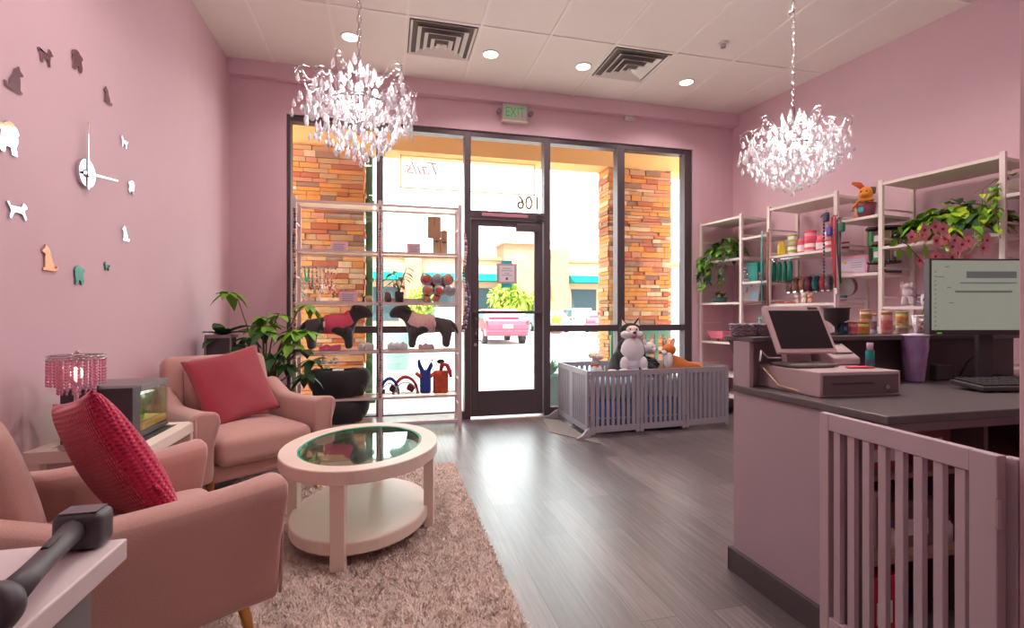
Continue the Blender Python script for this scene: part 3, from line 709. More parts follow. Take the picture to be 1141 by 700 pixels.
# ---- lamp with pink beads
lp = thing('table_lamp','pink crystal bead table lamp behind the knitted cushion','table lamp',(-1.27,2.485,.57))
PBEAD = mixmat('pink_bead_crystal',[('g',.34,(255,215,230),.08),('t',.22,(255,205,222),0),('d',.28,(250,176,205),0),('l',.16,(255,190,215),0)])
MB().lathe([(0,0),(.06,0),(.06,.012),(.02,.025),(.012,.06),(.022,.09),(.012,.12),(.02,.15),(.01,.18),(.008,.30),(0,.30)],n=20).build('base', CHROME, lp)
zr = .385
m = MB()
for z in (zr,zr-.012): m.lathe([(.094,z-.004),(.1,z),(.094,z+.004),(.09,z),(.094,z-.004)],n=32)
for k in range(4): m.tube([(0,0,zr),(.095*math.cos(k*PI/2),.095*math.sin(k*PI/2),zr)],.003,5)
m.tube([(0,0,.29),(0,0,zr)],.004,6); m.build('shade_frame', CHROME, lp)
MB().sph((0,0,zr+.015),.009,8).build('finial', CHROME, lp)
m = MB()
for (rr, n_, L, off) in ((.094,30,9,0),(.06,18,12,.1)):
    for k in range(n_):
        a = 2*PI*k/n_+off
        for j in range(L): m.sph((rr*math.cos(a),rr*math.sin(a),zr-.015-j*.0125),(.0058,.0058,.0066),6)
tag(m.build('bead_shade', PBEAD, lp), 'strings of pink crystal beads')
MB().sph((0,0,.31),(.022,.022,.03),10).build('bulb', mat('lamp_bulb',(255,230,220),.3,emis=(255,205,190),estr=3), lp)

# ---- white desk corner and barcode scanner in the foreground
dk = thing('white_desk','white topped grey desk corner in the left foreground','desk',(-.43,.985,0))
MB().box(-1.03,0,-.7,0,.715,.75).build('desktop', mat('desk_white',(226,208,212),.4), dk, bevel=.003)
MB().box(-.99,-.035,-.66,-.035,0,.715).build('cabinet', mat('desk_grey',(128,122,124),.6), dk, bevel=.003)
hP = hz(93,609,.751); eP = hz(6,668,.795)
bs = thing('barcode_scanner','dark grey handheld barcode scanner lying on the white desk','barcode scanner',tuple(hP),0)
SCN = mat('scanner_grey',(78,70,78),.45)
MB().soft((.0,.0,.030),(.068,.05,.058),.011,.002,n=8).build('head', SCN, bs)
MB().box(-.026,.026,.0252,.0265,.012,.048).build('scan_window', mat('scanner_window',(30,24,34),.1), bs)
MB().box(-.026,.026,-.018,.018,.0602,.0615).build('top_panel', mat('scanner_panel',(108,98,106),.4), bs)
h1 = eP-hP; m = MB(); s0 = Vector((-.005,-.015,.034))
m.tube([s0+(h1-s0)*q for q in (0,.25,.5,.75,1)],[.019,.0155,.0145,.0155,.018],12); m.build('handle', SCN, bs)
MB().soft(tuple(s0+(h1-s0)*.4+Vector((0,0,.016))),(.010,.05,.006),.003,0,n=4,rot=(0,0,math.atan2(-h1.x,h1.y))).build('trigger', BLACK, bs)
MB().lathe([(0,-.012),(.024,-.012),(.029,-.004),(.030,.010),(.026,.016),(0,.016)],tuple(h1+Vector((-.004,-.006,-.006))),n=24,M=Euler((PI/2-.2,0,-.3)).to_matrix()).build('handle_end', SCN, bs)

# ---- leafy plant in the corner, square planter
def pachira(loc, lab):
    t = thing('potted_plant', lab, 'plant', loc); R_ = random.Random(21)
    MB().lathe([(0,0),(.15,0),(.19,.36),(.2,.38),(.17,.38),(.16,.33),(0,.33)],n=28).build('pot', mat('white_glazed_pot',(225,212,212),.3), t)
    MB().cyl((0,0,.325),(0,0,.335),.158,n=24).build('soil', SOIL, t)
    s = MB(); f1 = MB(); f2 = MB()
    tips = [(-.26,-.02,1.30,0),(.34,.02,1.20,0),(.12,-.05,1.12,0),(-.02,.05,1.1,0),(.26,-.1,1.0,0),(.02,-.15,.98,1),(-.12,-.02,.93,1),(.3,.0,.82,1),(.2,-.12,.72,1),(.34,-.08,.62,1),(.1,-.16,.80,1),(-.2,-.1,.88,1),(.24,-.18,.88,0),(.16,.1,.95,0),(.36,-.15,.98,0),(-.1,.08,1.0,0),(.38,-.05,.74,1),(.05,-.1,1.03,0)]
    for (x,y,z,dk_) in tips:
        s.tube([(R_.uniform(-.03,.03),R_.uniform(-.03,.03),.33),(x*.3,y*.3,.33+(z-.33)*.55),(x*.75,y*.75,z-.05),(x,y,z)],[.010,.008,.005,.003],6)
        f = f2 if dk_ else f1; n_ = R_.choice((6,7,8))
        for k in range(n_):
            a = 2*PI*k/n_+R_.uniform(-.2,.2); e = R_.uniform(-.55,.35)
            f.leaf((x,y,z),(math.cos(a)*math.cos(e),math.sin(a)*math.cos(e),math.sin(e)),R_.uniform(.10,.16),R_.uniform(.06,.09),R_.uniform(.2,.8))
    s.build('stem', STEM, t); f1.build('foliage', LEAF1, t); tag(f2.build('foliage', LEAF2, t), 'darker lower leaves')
    return t
pachira((-1.0,4.55,0), 'tall leafy green houseplant in the corner behind the far armchair')
pl = thing('square_planter','dark square planter with pale rim and broad leaves against the left wall','planter',(-1.30,4.48,0))
MB().box(-.085,.085,-.085,.085,0,.955).build('body', mat('charcoal_planter',(80,66,72),.6), pl, bevel=.004)
m = MB(); m.box(-.095,.095,-.095,-.085,.94,.965).box(-.095,.095,.085,.095,.94,.965).box(-.095,-.085,-.085,.085,.94,.965).box(.085,.095,-.085,.085,.94,.965)
for sx in (-1,1): m.box(sx*.09-.006,sx*.09+.006,-.097,-.085,.0,.94)
m.build('rim', mat('planter_pale_frame',(150,132,138),.5), pl)
f = MB(); R_ = random.Random(8)
for (x,y,e,L) in ((-.6,-1,.5,.2),(.1,-1,.7,.22),(1,-.5,.35,.34),(1.0,-.2,.6,.3),(-.5,.6,.9,.2),(-.5,-1,-.25,.2),(.5,-1,.8,.18),(1,.4,.8,.24)):
    f.leaf((0,0,.955),(x,y,e),L,.10,.25)
f.build('foliage', LEAF2, pl)

# ================================================================ CHANDELIERS
def drop_mesh():
    m = MB(); m.lathe([(.0006,.030),(.003,.022),(.0085,.006),(.0105,-.004),(.007,-.014),(.0006,-.019)],n=6)
    for f in m.bm.faces: f.smooth = False
    return m
DROP = None
def chandelier(loc, ztop, lab, seed):
    global DROP
    t = thing('crystal_chandelier', lab, 'chandelier', loc, random.Random(seed).uniform(0,1), 'crystal chandeliers'); R_ = random.Random(seed)
    # chain of links up to the ceiling
    ch = MB(); z = .40; k = 0; zt_ = ztop-loc[2]-.03
    while z < zt_:
        M = Matrix.Rotation((k%2)*PI/2,3,'Z'); pts = [M@Vector((.009*math.cos(q),0,.019*math.sin(q)))+Vector((0,0,z)) for q in [j*PI/4 for j in range(9)]]
        ch.tube(pts,.0022,4); z += .031; k += 1
    ch.build('chain', CHROME, t)
    MB().lathe([(0,zt_+.03),(.06,zt_+.03),(.055,zt_+.012),(.015,zt_-.005),(0,zt_-.005)],n=24).build('ceiling_canopy', CHROME, t)
    fr = MB(); fr.cyl((0,0,.05),(0,0,.40),.010,n=8)
    fr.lathe([(.105,.20),(.11,.205),(.105,.21),(.10,.205),(.105,.20)],n=24); fr.lathe([(.17,.16),(.175,.165),(.17,.17),(.165,.165),(.17,.16)],n=28)
    ends = []
    for k in range(12):
        a = 2*PI*k/12; o = k%2; R1 = .275-.045*o; h1 = .27-.03*o
        pts = []
        for j in range(13):
            q = j/12
            if q < .5: r_ = .02+(R1-.06)*q*2; zz = .10+(h1-.04)*math.sin(q*PI)*.95
            else: 
                th = (q-.5)*2*PI*1.25; r_ = R1-.04+.04*math.sin(th); zz = .10+(h1-.04)*.95-.045+.045*math.cos(th)
            pts.append((r_*math.cos(a),r_*math.sin(a),zz))
        fr.tube(pts,.0024,5); ends.append((a,R1,h1))
    fr.build('frame', CHROME, t)
    # bulbs
    for k in range(6):
        a = 2*PI*k/6+.3
        b = MB().cyl((.085*math.cos(a),.085*math.sin(a),.16),(.085*math.cos(a),.085*math.sin(a),.20),.008).build('lamp_holder', CHROME, t)
        MB().sph((.085*math.cos(a),.085*math.sin(a),.225),(.013,.013,.026),10).build('bulb', mat('chandelier_bulb',(255,248,250),.3,emis=(255,244,246),estr=CH_E), b)
    for s_ in (-1,1):
        l = bpy.data.lights.new('chandelier_lamp','POINT'); l.energy = CH_W; l.color = (1,.92,.9); l.shadow_soft_size = .03
        lo = bpy.data.objects.new('lamp', l); C.objects.link(lo); lo.parent = t; lo.location = (s_*.04,0,.24)
    # crystal drops
    spots = []
    for (a,R1,h1) in ends:
        for j in range(4): spots.append((R1+R_.uniform(-.02,.012),a+R_.uniform(-.12,.12),h1-.03-.052*j+R_.uniform(-.012,.012)))
    tiers = [(.26,26,.16),(.24,28,.12),(.215,28,.085),(.18,26,.045),(.14,20,.01),(.095,14,-.02),(.05,8,-.045),(.0,1,-.085),(.22,24,.19),(.20,22,.15),(.14,16,.25),(.09,12,.31),(.05,8,.35),(.17,18,.10),(.12,16,.07),(.12,12,.16)]
    for (r_,n_,z_) in tiers:
        for k in range(n_): spots.append((r_+R_.uniform(-.015,.015),2*PI*k/n_+R_.uniform(0,.4),z_+R_.uniform(-.018,.018)))
    R_.shuffle(spots)
    if DROP is None:
        o = drop_mesh().build('crystal_drop', CRYSTAL); DROP = o.data; bpy.data.objects.remove(o)
    for (r_,a,z_) in spots[:100]:
        o = bpy.data.objects.new('crystal_drop', DROP); C.objects.link(o); o.parent = t
        o.location = (r_*math.cos(a),r_*math.sin(a),z_); s_ = R_.uniform(.8,1.2); o.scale = (s_,s_,s_); o.rotation_euler = (R_.uniform(-.15,.15),R_.uniform(-.15,.15),R_.uniform(0,6))
    rest = MB()
    for (r_,a,z_) in spots[100:]:
        M = Matrix.Rotation(R_.uniform(0,3),3,'Z'); rest.lathe([(.0006,.026),(.003,.019),(.008,.005),(.0095,-.003),(.0065,-.012),(.0006,-.016)],(r_*math.cos(a),r_*math.sin(a),z_),n=6,M=M)
    for f in rest.bm.faces: f.smooth = False
    tag(rest.build('crystal_drop', CRYSTAL, t), kind='stuff')
    bd_ = MB()
    for i,(a,R1,h1) in enumerate(ends):   # bead swags from arm to arm and strings falling from each arm
        a2,R2,h2 = ends[(i+1)%12]
        for j in range(12):
            q = (j+.5)/12; r_ = R1+(R2-R1)*q-.03; aa = a+(2*PI/12)*q; zz = h1+(h2-h1)*q+.03-.05*math.sin(q*PI)
            bd_.sph((r_*math.cos(aa),r_*math.sin(aa),zz),.0048,6)
        for j in range(14):
            q = j/13; r_ = R1*(1-q*.9); zz = h1+.03-.20*q-.0*q; aa = a+.2*q
            bd_.sph((r_*math.cos(aa),r_*math.sin(aa),max(zz,.02)),.0045,6)
    tag(bd_.build('bead_string', CRYSTAL, t), kind='stuff')
    return t
chandelier((-.13,2.43,1.915), H, 'crystal chandelier hanging on the left above the coffee table', 3)
c2 = chandelier((2.21,2.35,1.885), H, 'crystal chandelier hanging on the right above the counter', 4)
hk = MB(); hk.tube([(0,0,.955),(-.022,0,.94),(-.035,0,.92)],.007,8).sph((0,0,.955),.012,8); hk.build('chain_hook', CHROME, c2)
# ================================================================ WINDOW DISPLAY SHELF
SHW = mat('pinkish_white_steel', (214,190,192), .45)
ds = thing('display_shelf','tall white steel shelf with milky glass boards in front of the window','shelf unit',(0,4.93,0))
sx0, sx1, sxm = -.83, .692, -.072; dd = .27
LV = [.095,.338,.778,1.243,1.728,2.18]
for x in (sx0,sxm,sx1):
    for y in (0,dd): MB().box(x-.017,x+.017,y-.014,y+.014,0,2.21).build('post', SHW, ds, bevel=.003)
for z in LV:
    for (a,b) in ((sx0,sxm),(sxm,sx1)):
        s_ = MB().box(a+.017,b-.017,.0,dd,z-.012,z-.002).build('shelf_board', FROST, ds)
        MB().box(a+.017,b-.017,-.012,.004,z-.024,z).box(a+.017,b-.017,dd-.004,dd+.012,z-.024,z).build('shelf_edge', SHW, s_)
for x in (sx0,sx1):
    r = MB()
    for k in range(8):
        z = .22+.25*k; r.box(x-.008,x+.008,.014,dd-.014,z,z+.016)
    tag(r.build('side_rung', SHW, ds), kind='stuff')
YS = 4.93+.135
def on(level): return LV[level]
def dpos(px, lev, y=YS):
    return Vector((hy(px,300,y).x, y, LV[lev]))
# framed pink notices (print kept as unreadable grey lines)
PFR = mat('pink_notice_frame',(255,172,196),.5); PBODY = mat('mauve_notice_paper',(225,200,216),.7)
def notice(px, py, w, h, y, zbase, lab, tilt=-.12, rz=0):
    p = hy(px,py,y); t = thing('notice_holder', lab, 'sign', (p.x,y,zbase), rz, 'pink bordered notices')
    M = Matrix.Rotation(tilt,4,'X')
    MB().box(-w/2,w/2,0,.004,.0,h,M).build('frame', PFR, t)
    MB().box(-w/2+.012,w/2-.012,-.002,-.0003,.012,h-.012,M).build('sheet', PBODY, t)
    m = MB()
    for k in range(4): m.box(-w/2+.025,w/2-.025-.012*(k%2),-.0035,-.0021,h-.032-.018*k,h-.027-.018*k,M)
    m.build('print', INK, t)
    MB().box(-w*.35,w*.35,-.03,.05,0.0005,.004).build('foot', mat('clear_acrylic',(220,215,222),.1,trans=.6), t)
notice(378,270,.155,.10,YS-.02,LV[4],'pink bordered notice on the top left shelf of the window display')
notice(388,327,.16,.105,YS-.05,LV[3],'pink bordered notice beside the necklace stand on the second shelf')
notice(461,272,.13,.105,YS-.02,LV[4],'pink bordered notice on the top right shelf beside the cardboard boxes')
# cardboard boxes
def cbox(px0, px1, py0, py1, y, z, dep, lab, win=False):
    a = hy(px0,py1,y); b = hy(px1,py0,y); t = thing('cardboard_box', lab, 'box', ((a.x+b.x)/2,y+dep/2,z), 0, 'cardboard boxes on the display shelf')
    w, h = b.x-a.x, b.z-a.z
    MB().box(-w/2,w/2,-dep/2,dep/2,0.001,h).build('carton', CARD, t, bevel=.003)
    MB().box(-w*.06,w*.06,-dep/2-.001,dep/2+.001,h*.55,h+.001).build('tape', mat('kraft_tape',(170,130,96),.4), t)
    if win: MB().box(-w*.3,w*.3,-dep/2-.0015,-dep/2,h*.72,h*.8).build('slot', BLACK, t)
    return h
yb_ = YS-.06
h1 = hy(0,0,1)
zt2 = hy(489,265,yb_).z
cbox(483,490.5,265,283,yb_,LV[4],.09,'small brown cardboard box with black slot, lower left of the stack',True)
cbox(491,498.5,266,283,yb_,LV[4],.09,'small brown cardboard box with black slot, lower right of the stack',True)
cbox(492,498.5,256.5,265.4,yb_+.01,hy(489,266,yb_).z+.004,.08,'flat kraft box resting on the right small box')
cbox(477,491.3,242,265.4,yb_-.0,hy(489,266,yb_).z+.004,.06,'tallest brown cardboard box at the top of the stack')
# necklace stand
nk = thing('necklace_stand','clear necklace stand hung with red, green and grey bead collars','jewellery stand',tuple(dpos(356,3)))
MB().box(-.09,.09,-.05,.05,.001,.012).cyl((-.0,0,.01),(0,0,.33),.007).box(-.155,.155,-.012,.012,.325,.345).build('stand', mat('clear_stand_plastic',(225,220,228),.1,trans=.5), nk)
NC = [('berry',(220,50,80)),('jade',(80,210,150)),('rose',(240,120,140)),('pearl',(240,230,232)),('charcoal',(90,70,80)),('gold',(235,185,110))]
R_ = random.Random(5)
for k in range(9):
    x = -.142+.034*k; L = R_.choice((.12,.16,.2,.23,.27)); m = MB(); m.mi = 0
    for j in range(20):
        q = j/19*PI; m.mi = j%2; m.sph((x+.018*math.cos(q)+R_.uniform(-.002,.002),-.022-.004*math.sin(q),.32-L*math.sin(q)),.0098,6)
    c1, c2_ = R_.choice(NC), R_.choice(NC); m.build('bead_collar', [mat('bead_'+c1[0],c1[1],.3), mat('bead_'+c2_[0],c2_[1],.3)], nk)
# small figurines / bowls
def figurine(px, lev, h, m1, lab, y=YS, ears=True, cat='figurine', z=None, X=None):
    p = dpos(px, lev, y) if lev is not None else Vector(X)
    t = thing('dog_figurine', lab, cat, tuple(p)); k = h
    b = MB(); b.sph((0,0,.28*k),(.2*k,.19*k,.28*k),12); b.sph((0,-.06*k,.7*k),(.2*k,.19*k,.2*k),12); b.sph((0,-.22*k,.65*k),(.09*k,.12*k,.08*k),8)
    for s in (-1,1): b.sph((s*.1*k,-.14*k,.13*k),(.07*k,.08*k,.13*k),8)
    b.build('body', m1, t); e = MB()
    for s in (-1,1): e.sph((s*.17*k,-.02*k,.86*k),(.08*k,.04*k,.13*k),8,(0,s*.4,0))
    e.build('ears', m1, t)
    return t
GRY = mat('grey_ceramic',(120,112,120),.4); CERA = mat('white_ceramic',(232,222,222),.3); TANC = mat('tan_ceramic',(205,160,120),.5)
figurine(382,3,.13,GRY,'small grey dog figurine standing behind the pink notice')
def ball_cup(px, lab, c, lev=3, y=YS, r=.035, h=.06):
    p = dpos(px,lev,y); t = thing('small_bowl', lab, 'bowl', tuple(p))
    MB().lathe([(0,.001),(r*.7,.001),(r,.45*h),(r*.85,h),(r*.75,h),(r*.85,.5*h),(0,.2*h)],n=20).build('bowl', c, t)
    MB().sph((0,0,h*.95),(r*.7,r*.7,r*.45),10).build('treats', TANC if c is GRY else GRY, t)
ball_cup(411,'tan treat bowl on the second shelf left of the middle post',TANC)
ball_cup(432,'dark goblet shaped bowl just right of the middle post',mat('umber_ceramic',(96,76,78),.4),r=.04,h=.095)
figurine(405,3,.07,BLACK,'tiny black dog figurine left of the tan treat bowl')
# anthurium style plant in black pot
an = thing('potted_plant','small red and green plant in a black pot on the display shelf','plant',tuple(dpos(445,3)))
MB().lathe([(0,0.001),(.035,.001),(.045,.10),(.048,.105),(.04,.105),(.038,.09),(0,.09)],n=20).build('pot', BLACK, an)
f = MB(); f2 = MB(); s_ = MB(); R_ = random.Random(9)
for k in range(16):
    a = R_.uniform(0,2*PI); r = R_.uniform(.03,.11); z = R_.uniform(.15,.36); s_.tube([(0,0,.09),(r*.5*math.cos(a),r*.5*math.sin(a)*.6,z*.7),(r*math.cos(a),r*math.sin(a)*.6,z)],.0025,5)
    if k%4: f.leaf((r*math.cos(a),r*math.sin(a)*.6,z),(math.cos(a),math.sin(a)*.6,.1),R_.uniform(.08,.12),.06,.6)
    else: MB().leaf((r*math.cos(a),r*math.sin(a)*.6,z),(math.cos(a),math.sin(a)*.6,.1),R_.uniform(.07,.11),.05,.6).build('flower', mat('dusky_red_petal',(170,60,80),.5), an)['label'] = 'dusky red flower'
s_.build('stem', STEM, an); f.build('foliage', LEAF2, an)
tr = thing('display_tray','low pale pink tray under the tins and the potted plant','tray',tuple(dpos(458,3,YS+.06)))
MB().box(-.2,.2,-.03,.03,.001,.012).box(-.2,.2,-.034,-.03,.001,.042).box(-.2,.2,.03,.034,.001,.042).build('tray', SHW, tr)
# round tins showing their lids
TINM = mat('tin_metal',(180,172,180),.3,metal=.7)
tc2 = [(475,311.5),(487.5,311.5),(499,311.5),(481,318),(493,318),(477,324),(489,324.5),(501,324),(475,333),(486,333)]
for k,(px,py) in enumerate(tc2):
    p = hy(px,py,YS-.05+(.006 if py in (318,) else 0))
    t = thing('round_tin', 'round silver treat tin with coloured lid in the stack on the display shelf', 'tin', tuple(p), 0, 'stack of round treat tins')
    M = Matrix.Rotation(PI/2,3,'X'); rr = .059 if py<330 else .042
    yy = .0 if py != 318 else .03
    MB().lathe([(0,.0),(rr*.92,.0),(rr*.92,.035),(0,.035)],(0,.04+yy,0),n=24,M=M).build('tin_body', TINM, t)
    MB().lathe([(0,.001),(rr,.001),(rr,.012),(0,.012)],(0,.005+yy,0),n=24,M=M).build('lid', TINM, t)
    c = ((205,80,70),(150,150,165),(220,120,90))[k%3]
    MB().lathe([(0,0),(rr*.6,0),(rr*.6,.002),(0,.002)],(0,-.0075+yy,0),n=20,M=M).build('lid_label', mat('tin_label_%d'%(k%3),c,.5), t)
# black dog mannequins
def mannequin(px_t, lab, fl, coat_m, coat_lab, y=YS):
    p = dpos(px_t,2,y); t = thing('dog_mannequin', lab, 'mannequin', tuple(p), 0, 'black dog mannequins'); s = fl; t.scale = (1.1,1.1,1.2)
    b = MB()
    def skin(chain): 
        for i in range(len(chain)-1):
            (x0,z0,r0,y0),(x1,z1,r1,y1) = chain[i],chain[i+1]; N = 6
            b.tube([(s*(x0+(x1-x0)*q/N),y0+(y1-y0)*q/N,z0+(z1-z0)*q/N) for q in range(N+1)],[r0+(r1-r0)*q/N for q in range(N+1)],12)
    bm_ = bpy.data.meshes.new('m')
    # one continuous skinned body
    V = [(0,0,.215),(-.10,0,.215),(-.17,0,.205),(.09,0,.215),(.145,0,.25),(.18,0,.305),(.205,0,.335),(.265,0,.312),(.33,0,.275),
         (-.185,.045,.13),(-.18,.045,.06),(-.175,.045,.012),(-.185,-.045,.13),(-.18,-.045,.06),(-.175,-.045,.012),
         (.12,.045,.13),(.125,.045,.06),(.13,.045,.012),(.12,-.045,.13),(.125,-.045,.06),(.13,-.045,.012),
         (-.22,0,.225),(-.262,0,.19),(-.29,0,.13),(.185,.04,.345),(.16,.058,.31),(.185,-.04,.345),(.16,-.058,.31)]
    Ed = [(0,1),(1,2),(0,3),(3,4),(4,5),(5,6),(6,7),(7,8),(2,9),(9,10),(10,11),(2,12),(12,13),(13,14),(3,15),(15,16),(16,17),(3,18),(18,19),(19,20),(2,21),(21,22),(22,23),(6,24),(24,25),(6,26),(26,27)]
    Rd = [.062,.060,.062,.068,.054,.056,.078,.055,.028,.046,.034,.032,.046,.034,.032,.042,.034,.032,.042,.034,.032,.024,.017,.011,.026,.02,.026,.02]
    bm_.from_pydata([(s*v[0],v[1],v[2]) for v in V],Ed,[]); o = bpy.data.objects.new('body', bm_); C.objects.link(o); o.parent = t
    sk = o.modifiers.new('skin','SKIN'); lay = bm_.skin_vertices
    if not lay: bm_.skin_vertices  # pragma: layer is made by the modifier
    bpy.context.view_layer.update()
    me = o.data
    for i,v in enumerate(me.skin_vertices[0].data): v.radius = (Rd[i],Rd[i]); v.use_root = (i == 0)
    sk.use_smooth_shade = True; su = o.modifiers.new('sub','SUBSURF'); su.levels = 2; su.render_levels = 2
    bm_.materials.append(BLACK)
    c = MB(); n = 20; secs = ((-.075,.215,.068,.068),(-.03,.215,.070,.070),(.03,.215,.074,.074),(.085,.218,.076,.078),(.125,.24,.067,.07),(.15,.27,.056,.058)) 
    vs = []
    for (x,z,ry,rz_) in secs:
        for k in range(n):
            q = 2*PI*k/n; w_ = 1+.03*math.sin(5*q+x*30); vs.append((s*(x+(.03*-math.sin(q) if x>.1 else 0)),ry*1.1*math.cos(q)*w_,z-.004+rz_*1.1*math.sin(q)*w_))
    c.poly(vs,[(i*n+k,i*n+(k+1)%n,(i+1)*n+(k+1)%n,(i+1)*n+k) for i in range(len(secs)-1) for k in range(n)],True)
    g_ = c.build('coat', coat_m, t); so_ = g_.modifiers.new('thick','SOLIDIFY'); so_.thickness = .006; g_['label'] = coat_lab
    for sy in (-1,1): MB().sph((s*.122,sy*.062,.150),(.040,.034,.045),10).build('coat_sleeve', BLACK, t)
    for sy in (-1,1):
        MB().tube([(s*(-.072),.077*sy,.235),(s*(-.072),.077*sy,.19)],.009,6).build('coat_trim', mat('coat_trim_cream',(235,215,215),.8), t)
    return t
COATP = mat('pink_dog_coat',(224,84,118),.85,bump=.3); COATL = mat('floral_dog_coat',(222,178,178),.85,bump=.3,var=.35,vscale=60)
m1 = mannequin(372,'black dog mannequin in a pink coat facing right','mannequin' and 1,COATP,'pink coat')
m2 = mannequin(475,'black dog mannequin in a pale floral coat facing left',-1,COATL,'pale floral coat')
# folded dog clothes beneath the mannequins
def folded(px, lev, w, h, m, lab, seed, y=YS-.0, d=.16, name='folded_dog_coat', cat='dog clothes'):
    p = dpos(px,lev,y); R_ = random.Random(seed); ph = [R_.uniform(0,6) for _ in range(6)]
    mb = MB().soft((0,0,h/2+.001),(w,d,h),h*.35,.004,n=12,fn=lambda p,u: Vector((p.x,p.y,p.z+(h*.16*math.sin(p.x*60+ph[0])*math.sin(p.y*50+ph[1])+h*.12*math.sin(p.x*110+ph[2]) if u.z>0 else 0))))
    tag(mb.build(name, m, loc=tuple(p)), lab, cat, 'folded dog clothes on the display shelf')
PATP = mat('pink_patterned_cloth',(226,110,150),.9,var=.4,vscale=50); PATG = mat('grey_lace_cloth',(196,190,198),.9,var=.4,vscale=60); PATB = mat('blush_grey_cloth',(200,176,180),.9,var=.3,vscale=60)
folded(368,2,.20,.05,PATP,'folded pink patterned dog coat between the left mannequin legs',1,d=.06)
folded(408,2,.15,.06,PATG,'folded pale grey dog coat left of the middle post',2)
folded(443,2,.19,.06,PATG,'folded grey dog coat right of the middle post',3,d=.2,y=YS)
folded(475,2,.16,.05,PATB,'folded blush grey dog coat between the right mannequin legs',4,d=.05)
# dog beds
def dogbed(px, z, w, lab, first, y=5.03):
    x = hy(px,300,y).x; t = thing('dog_bed', lab, 'dog bed', (x,y,z), 0, 'black round dog beds'); n = 48; K = 16; vs = []
    for k in range(n):
        a = 2*PI*k/n
        for j in range(K):
            q = 2*PI*j/K; R0 = w/2-.075; r = R0+.075*math.cos(q)*(1+.05*math.sin(9*a)); hh = .135 if first else .112; zz = hh+hh*.97*math.sin(q)*(1+.02*math.sin(7*a+1))
            tp = .84+.16*min(1,zz/(1.6*hh)); vs.append((r*tp*math.cos(a),r*tp*.5*math.sin(a)*1.0,zz+.006*math.cos(2*a)))
    MB().poly(vs,[(k*K+j,((k+1)%n)*K+j,((k+1)%n)*K+(j+1)%K,k*K+(j+1)%K) for k in range(n) for j in range(K)],True).build('bolster', BLACKF, t)
    MB().soft((0,0,.07),(w-.14,(w-.16)*.46,.12),.03,.02,n=8).build('inner_cushion', BLACKF, t)
    if first:
        MB().cb((.0,-.10,.268),(.10,.03,.003),(.5,0,.05)).build('care_tag', PAPER, t)
    return t
dogbed(379,LV[0]+.004,.56,'lower of the two stacked black round dog beds',False)
dogbed(378,LV[1]+.004,.60,'upper black round dog bed with a white tag',True)
lc = thing('lace_dog_dress','pale blue grey frilled dog dress standing behind the upper black bed','dog clothes',tuple(dpos(366,1,YS+.09)))
m = MB(); R_ = random.Random(6)
for k in range(46): m.leaf((R_.uniform(-.1,.1),R_.uniform(-.01,.02),.24+R_.uniform(-.1,.12)),(R_.uniform(-1,1),-.2,R_.uniform(-.2,1)),.06,.045,.2)
m.sph((0,0,.12),(.11,.02,.12),12); m.build('frill', mat('pale_blue_lace',(196,212,216),.9), lc)
# harnesses
def harness(px, m1_, m2_, lab, w=.15, h=.115):
    t = thing('dog_harness', lab, 'dog harness', tuple(dpos(px,1,YS-.03)), 0, 'dog harnesses on the display shelf')
    b = MB(); n = 16
    for (rr,yy) in ((1,-.03),(1.0,.03)):
        b.tube([(w/2*math.cos(PI*k/n),yy+.01*math.sin(k),.012+h*math.sin(PI*k/n)) for k in range(n+1)],.014,8)
    b.build('strap', m1_, t)
    MB().tube([(w*.46*math.cos(PI*k/n),-.046,.012+h*.72*math.sin(PI*k/n)) for k in range(n+1)],.007,6).build('reflective_strip', mat('reflective_grey',(200,200,205),.3), t)
    MB().soft((w*.22,0,h*.42),(.075,.085,.07),.02,.0,n=6,rot=(0,.5,0)).build('chest_pad', m2_, t)
    MB().soft((-w*.33,-.035,h*.3),(.03,.02,.045),.008,.0,n=4).build('buckle', BLACK, t)
RBL = mat('royal_blue_cloth',(48,66,160),.8,var=.2,vscale=40); HRED = mat('harness_red',(196,50,74),.8,var=.2,vscale=40)
harness(434,RBL,BLACK,'blue and black dog harness lying by the middle post',.17,.15)
harness(452,HRED,mat('harness_maroon',(120,40,56),.8),'red dog harness with grey strip on the lower shelf',.23,.16)
# rope toys / bottle toys
def bunny(px, lab, col, col2, h):
    t = thing('dog_toy', lab, 'dog toy', tuple(dpos(px,1,YS-.03)), 0, 'plush toys on the display shelf'); t.scale = (1.45,1.3,1.45)
    MB().soft((0,0,h*.36),(.075,.05,h*.70),.022,.0,n=8).build('body', col, t)
    for s in (-1,1):
        MB().tube([(s*.02,0,h*.66),(s*.04,0,h*.84),(s*.045,0,h)],[.016,.015,.009],8).build('ear', col, t)
        MB().tube([(s*.03,-.01,h*.5),(s*.065,-.02,h*.62)],[.014,.012],8).build('arm', col2, t)
    return t
bunny(474,'royal blue long eared plush toy standing on the lower shelf',RBL,mat('coral_trim',(226,90,80),.8),.235)
bg_ = thing('toy_bag','orange and brown patterned bag of toys with red bow at the right post','bag',tuple(dpos(491,1,YS-.03))); bg_.scale = (1.5,1.3,1.35)
MB().soft((0,0,.085),(.10,.055,.168),.015,.0,n=10).build('pouch', mat('orange_brown_pattern',(190,78,54),.8,var=.7,vscale=28), bg_)
MB().soft((-.02,-.012,.15),(.06,.045,.04),.02,.0,n=6,rot=(0,.3,0)).build('bow', mat('orange_cloth',(226,90,56),.8), bg_)
MB().tube([(.0,.0,.17),(.01,-.02,.22),(.04,-.03,.21),(.06,-.03,.16),(.065,-.03,.12)],[.012,.02,.016,.014,.01],8).build('ribbon', HRED, bg_)
MB().sph((.0,0,.235),(.028,.02,.02),8).build('topper', mat('navy_cloth',(40,44,80),.8), bg_)
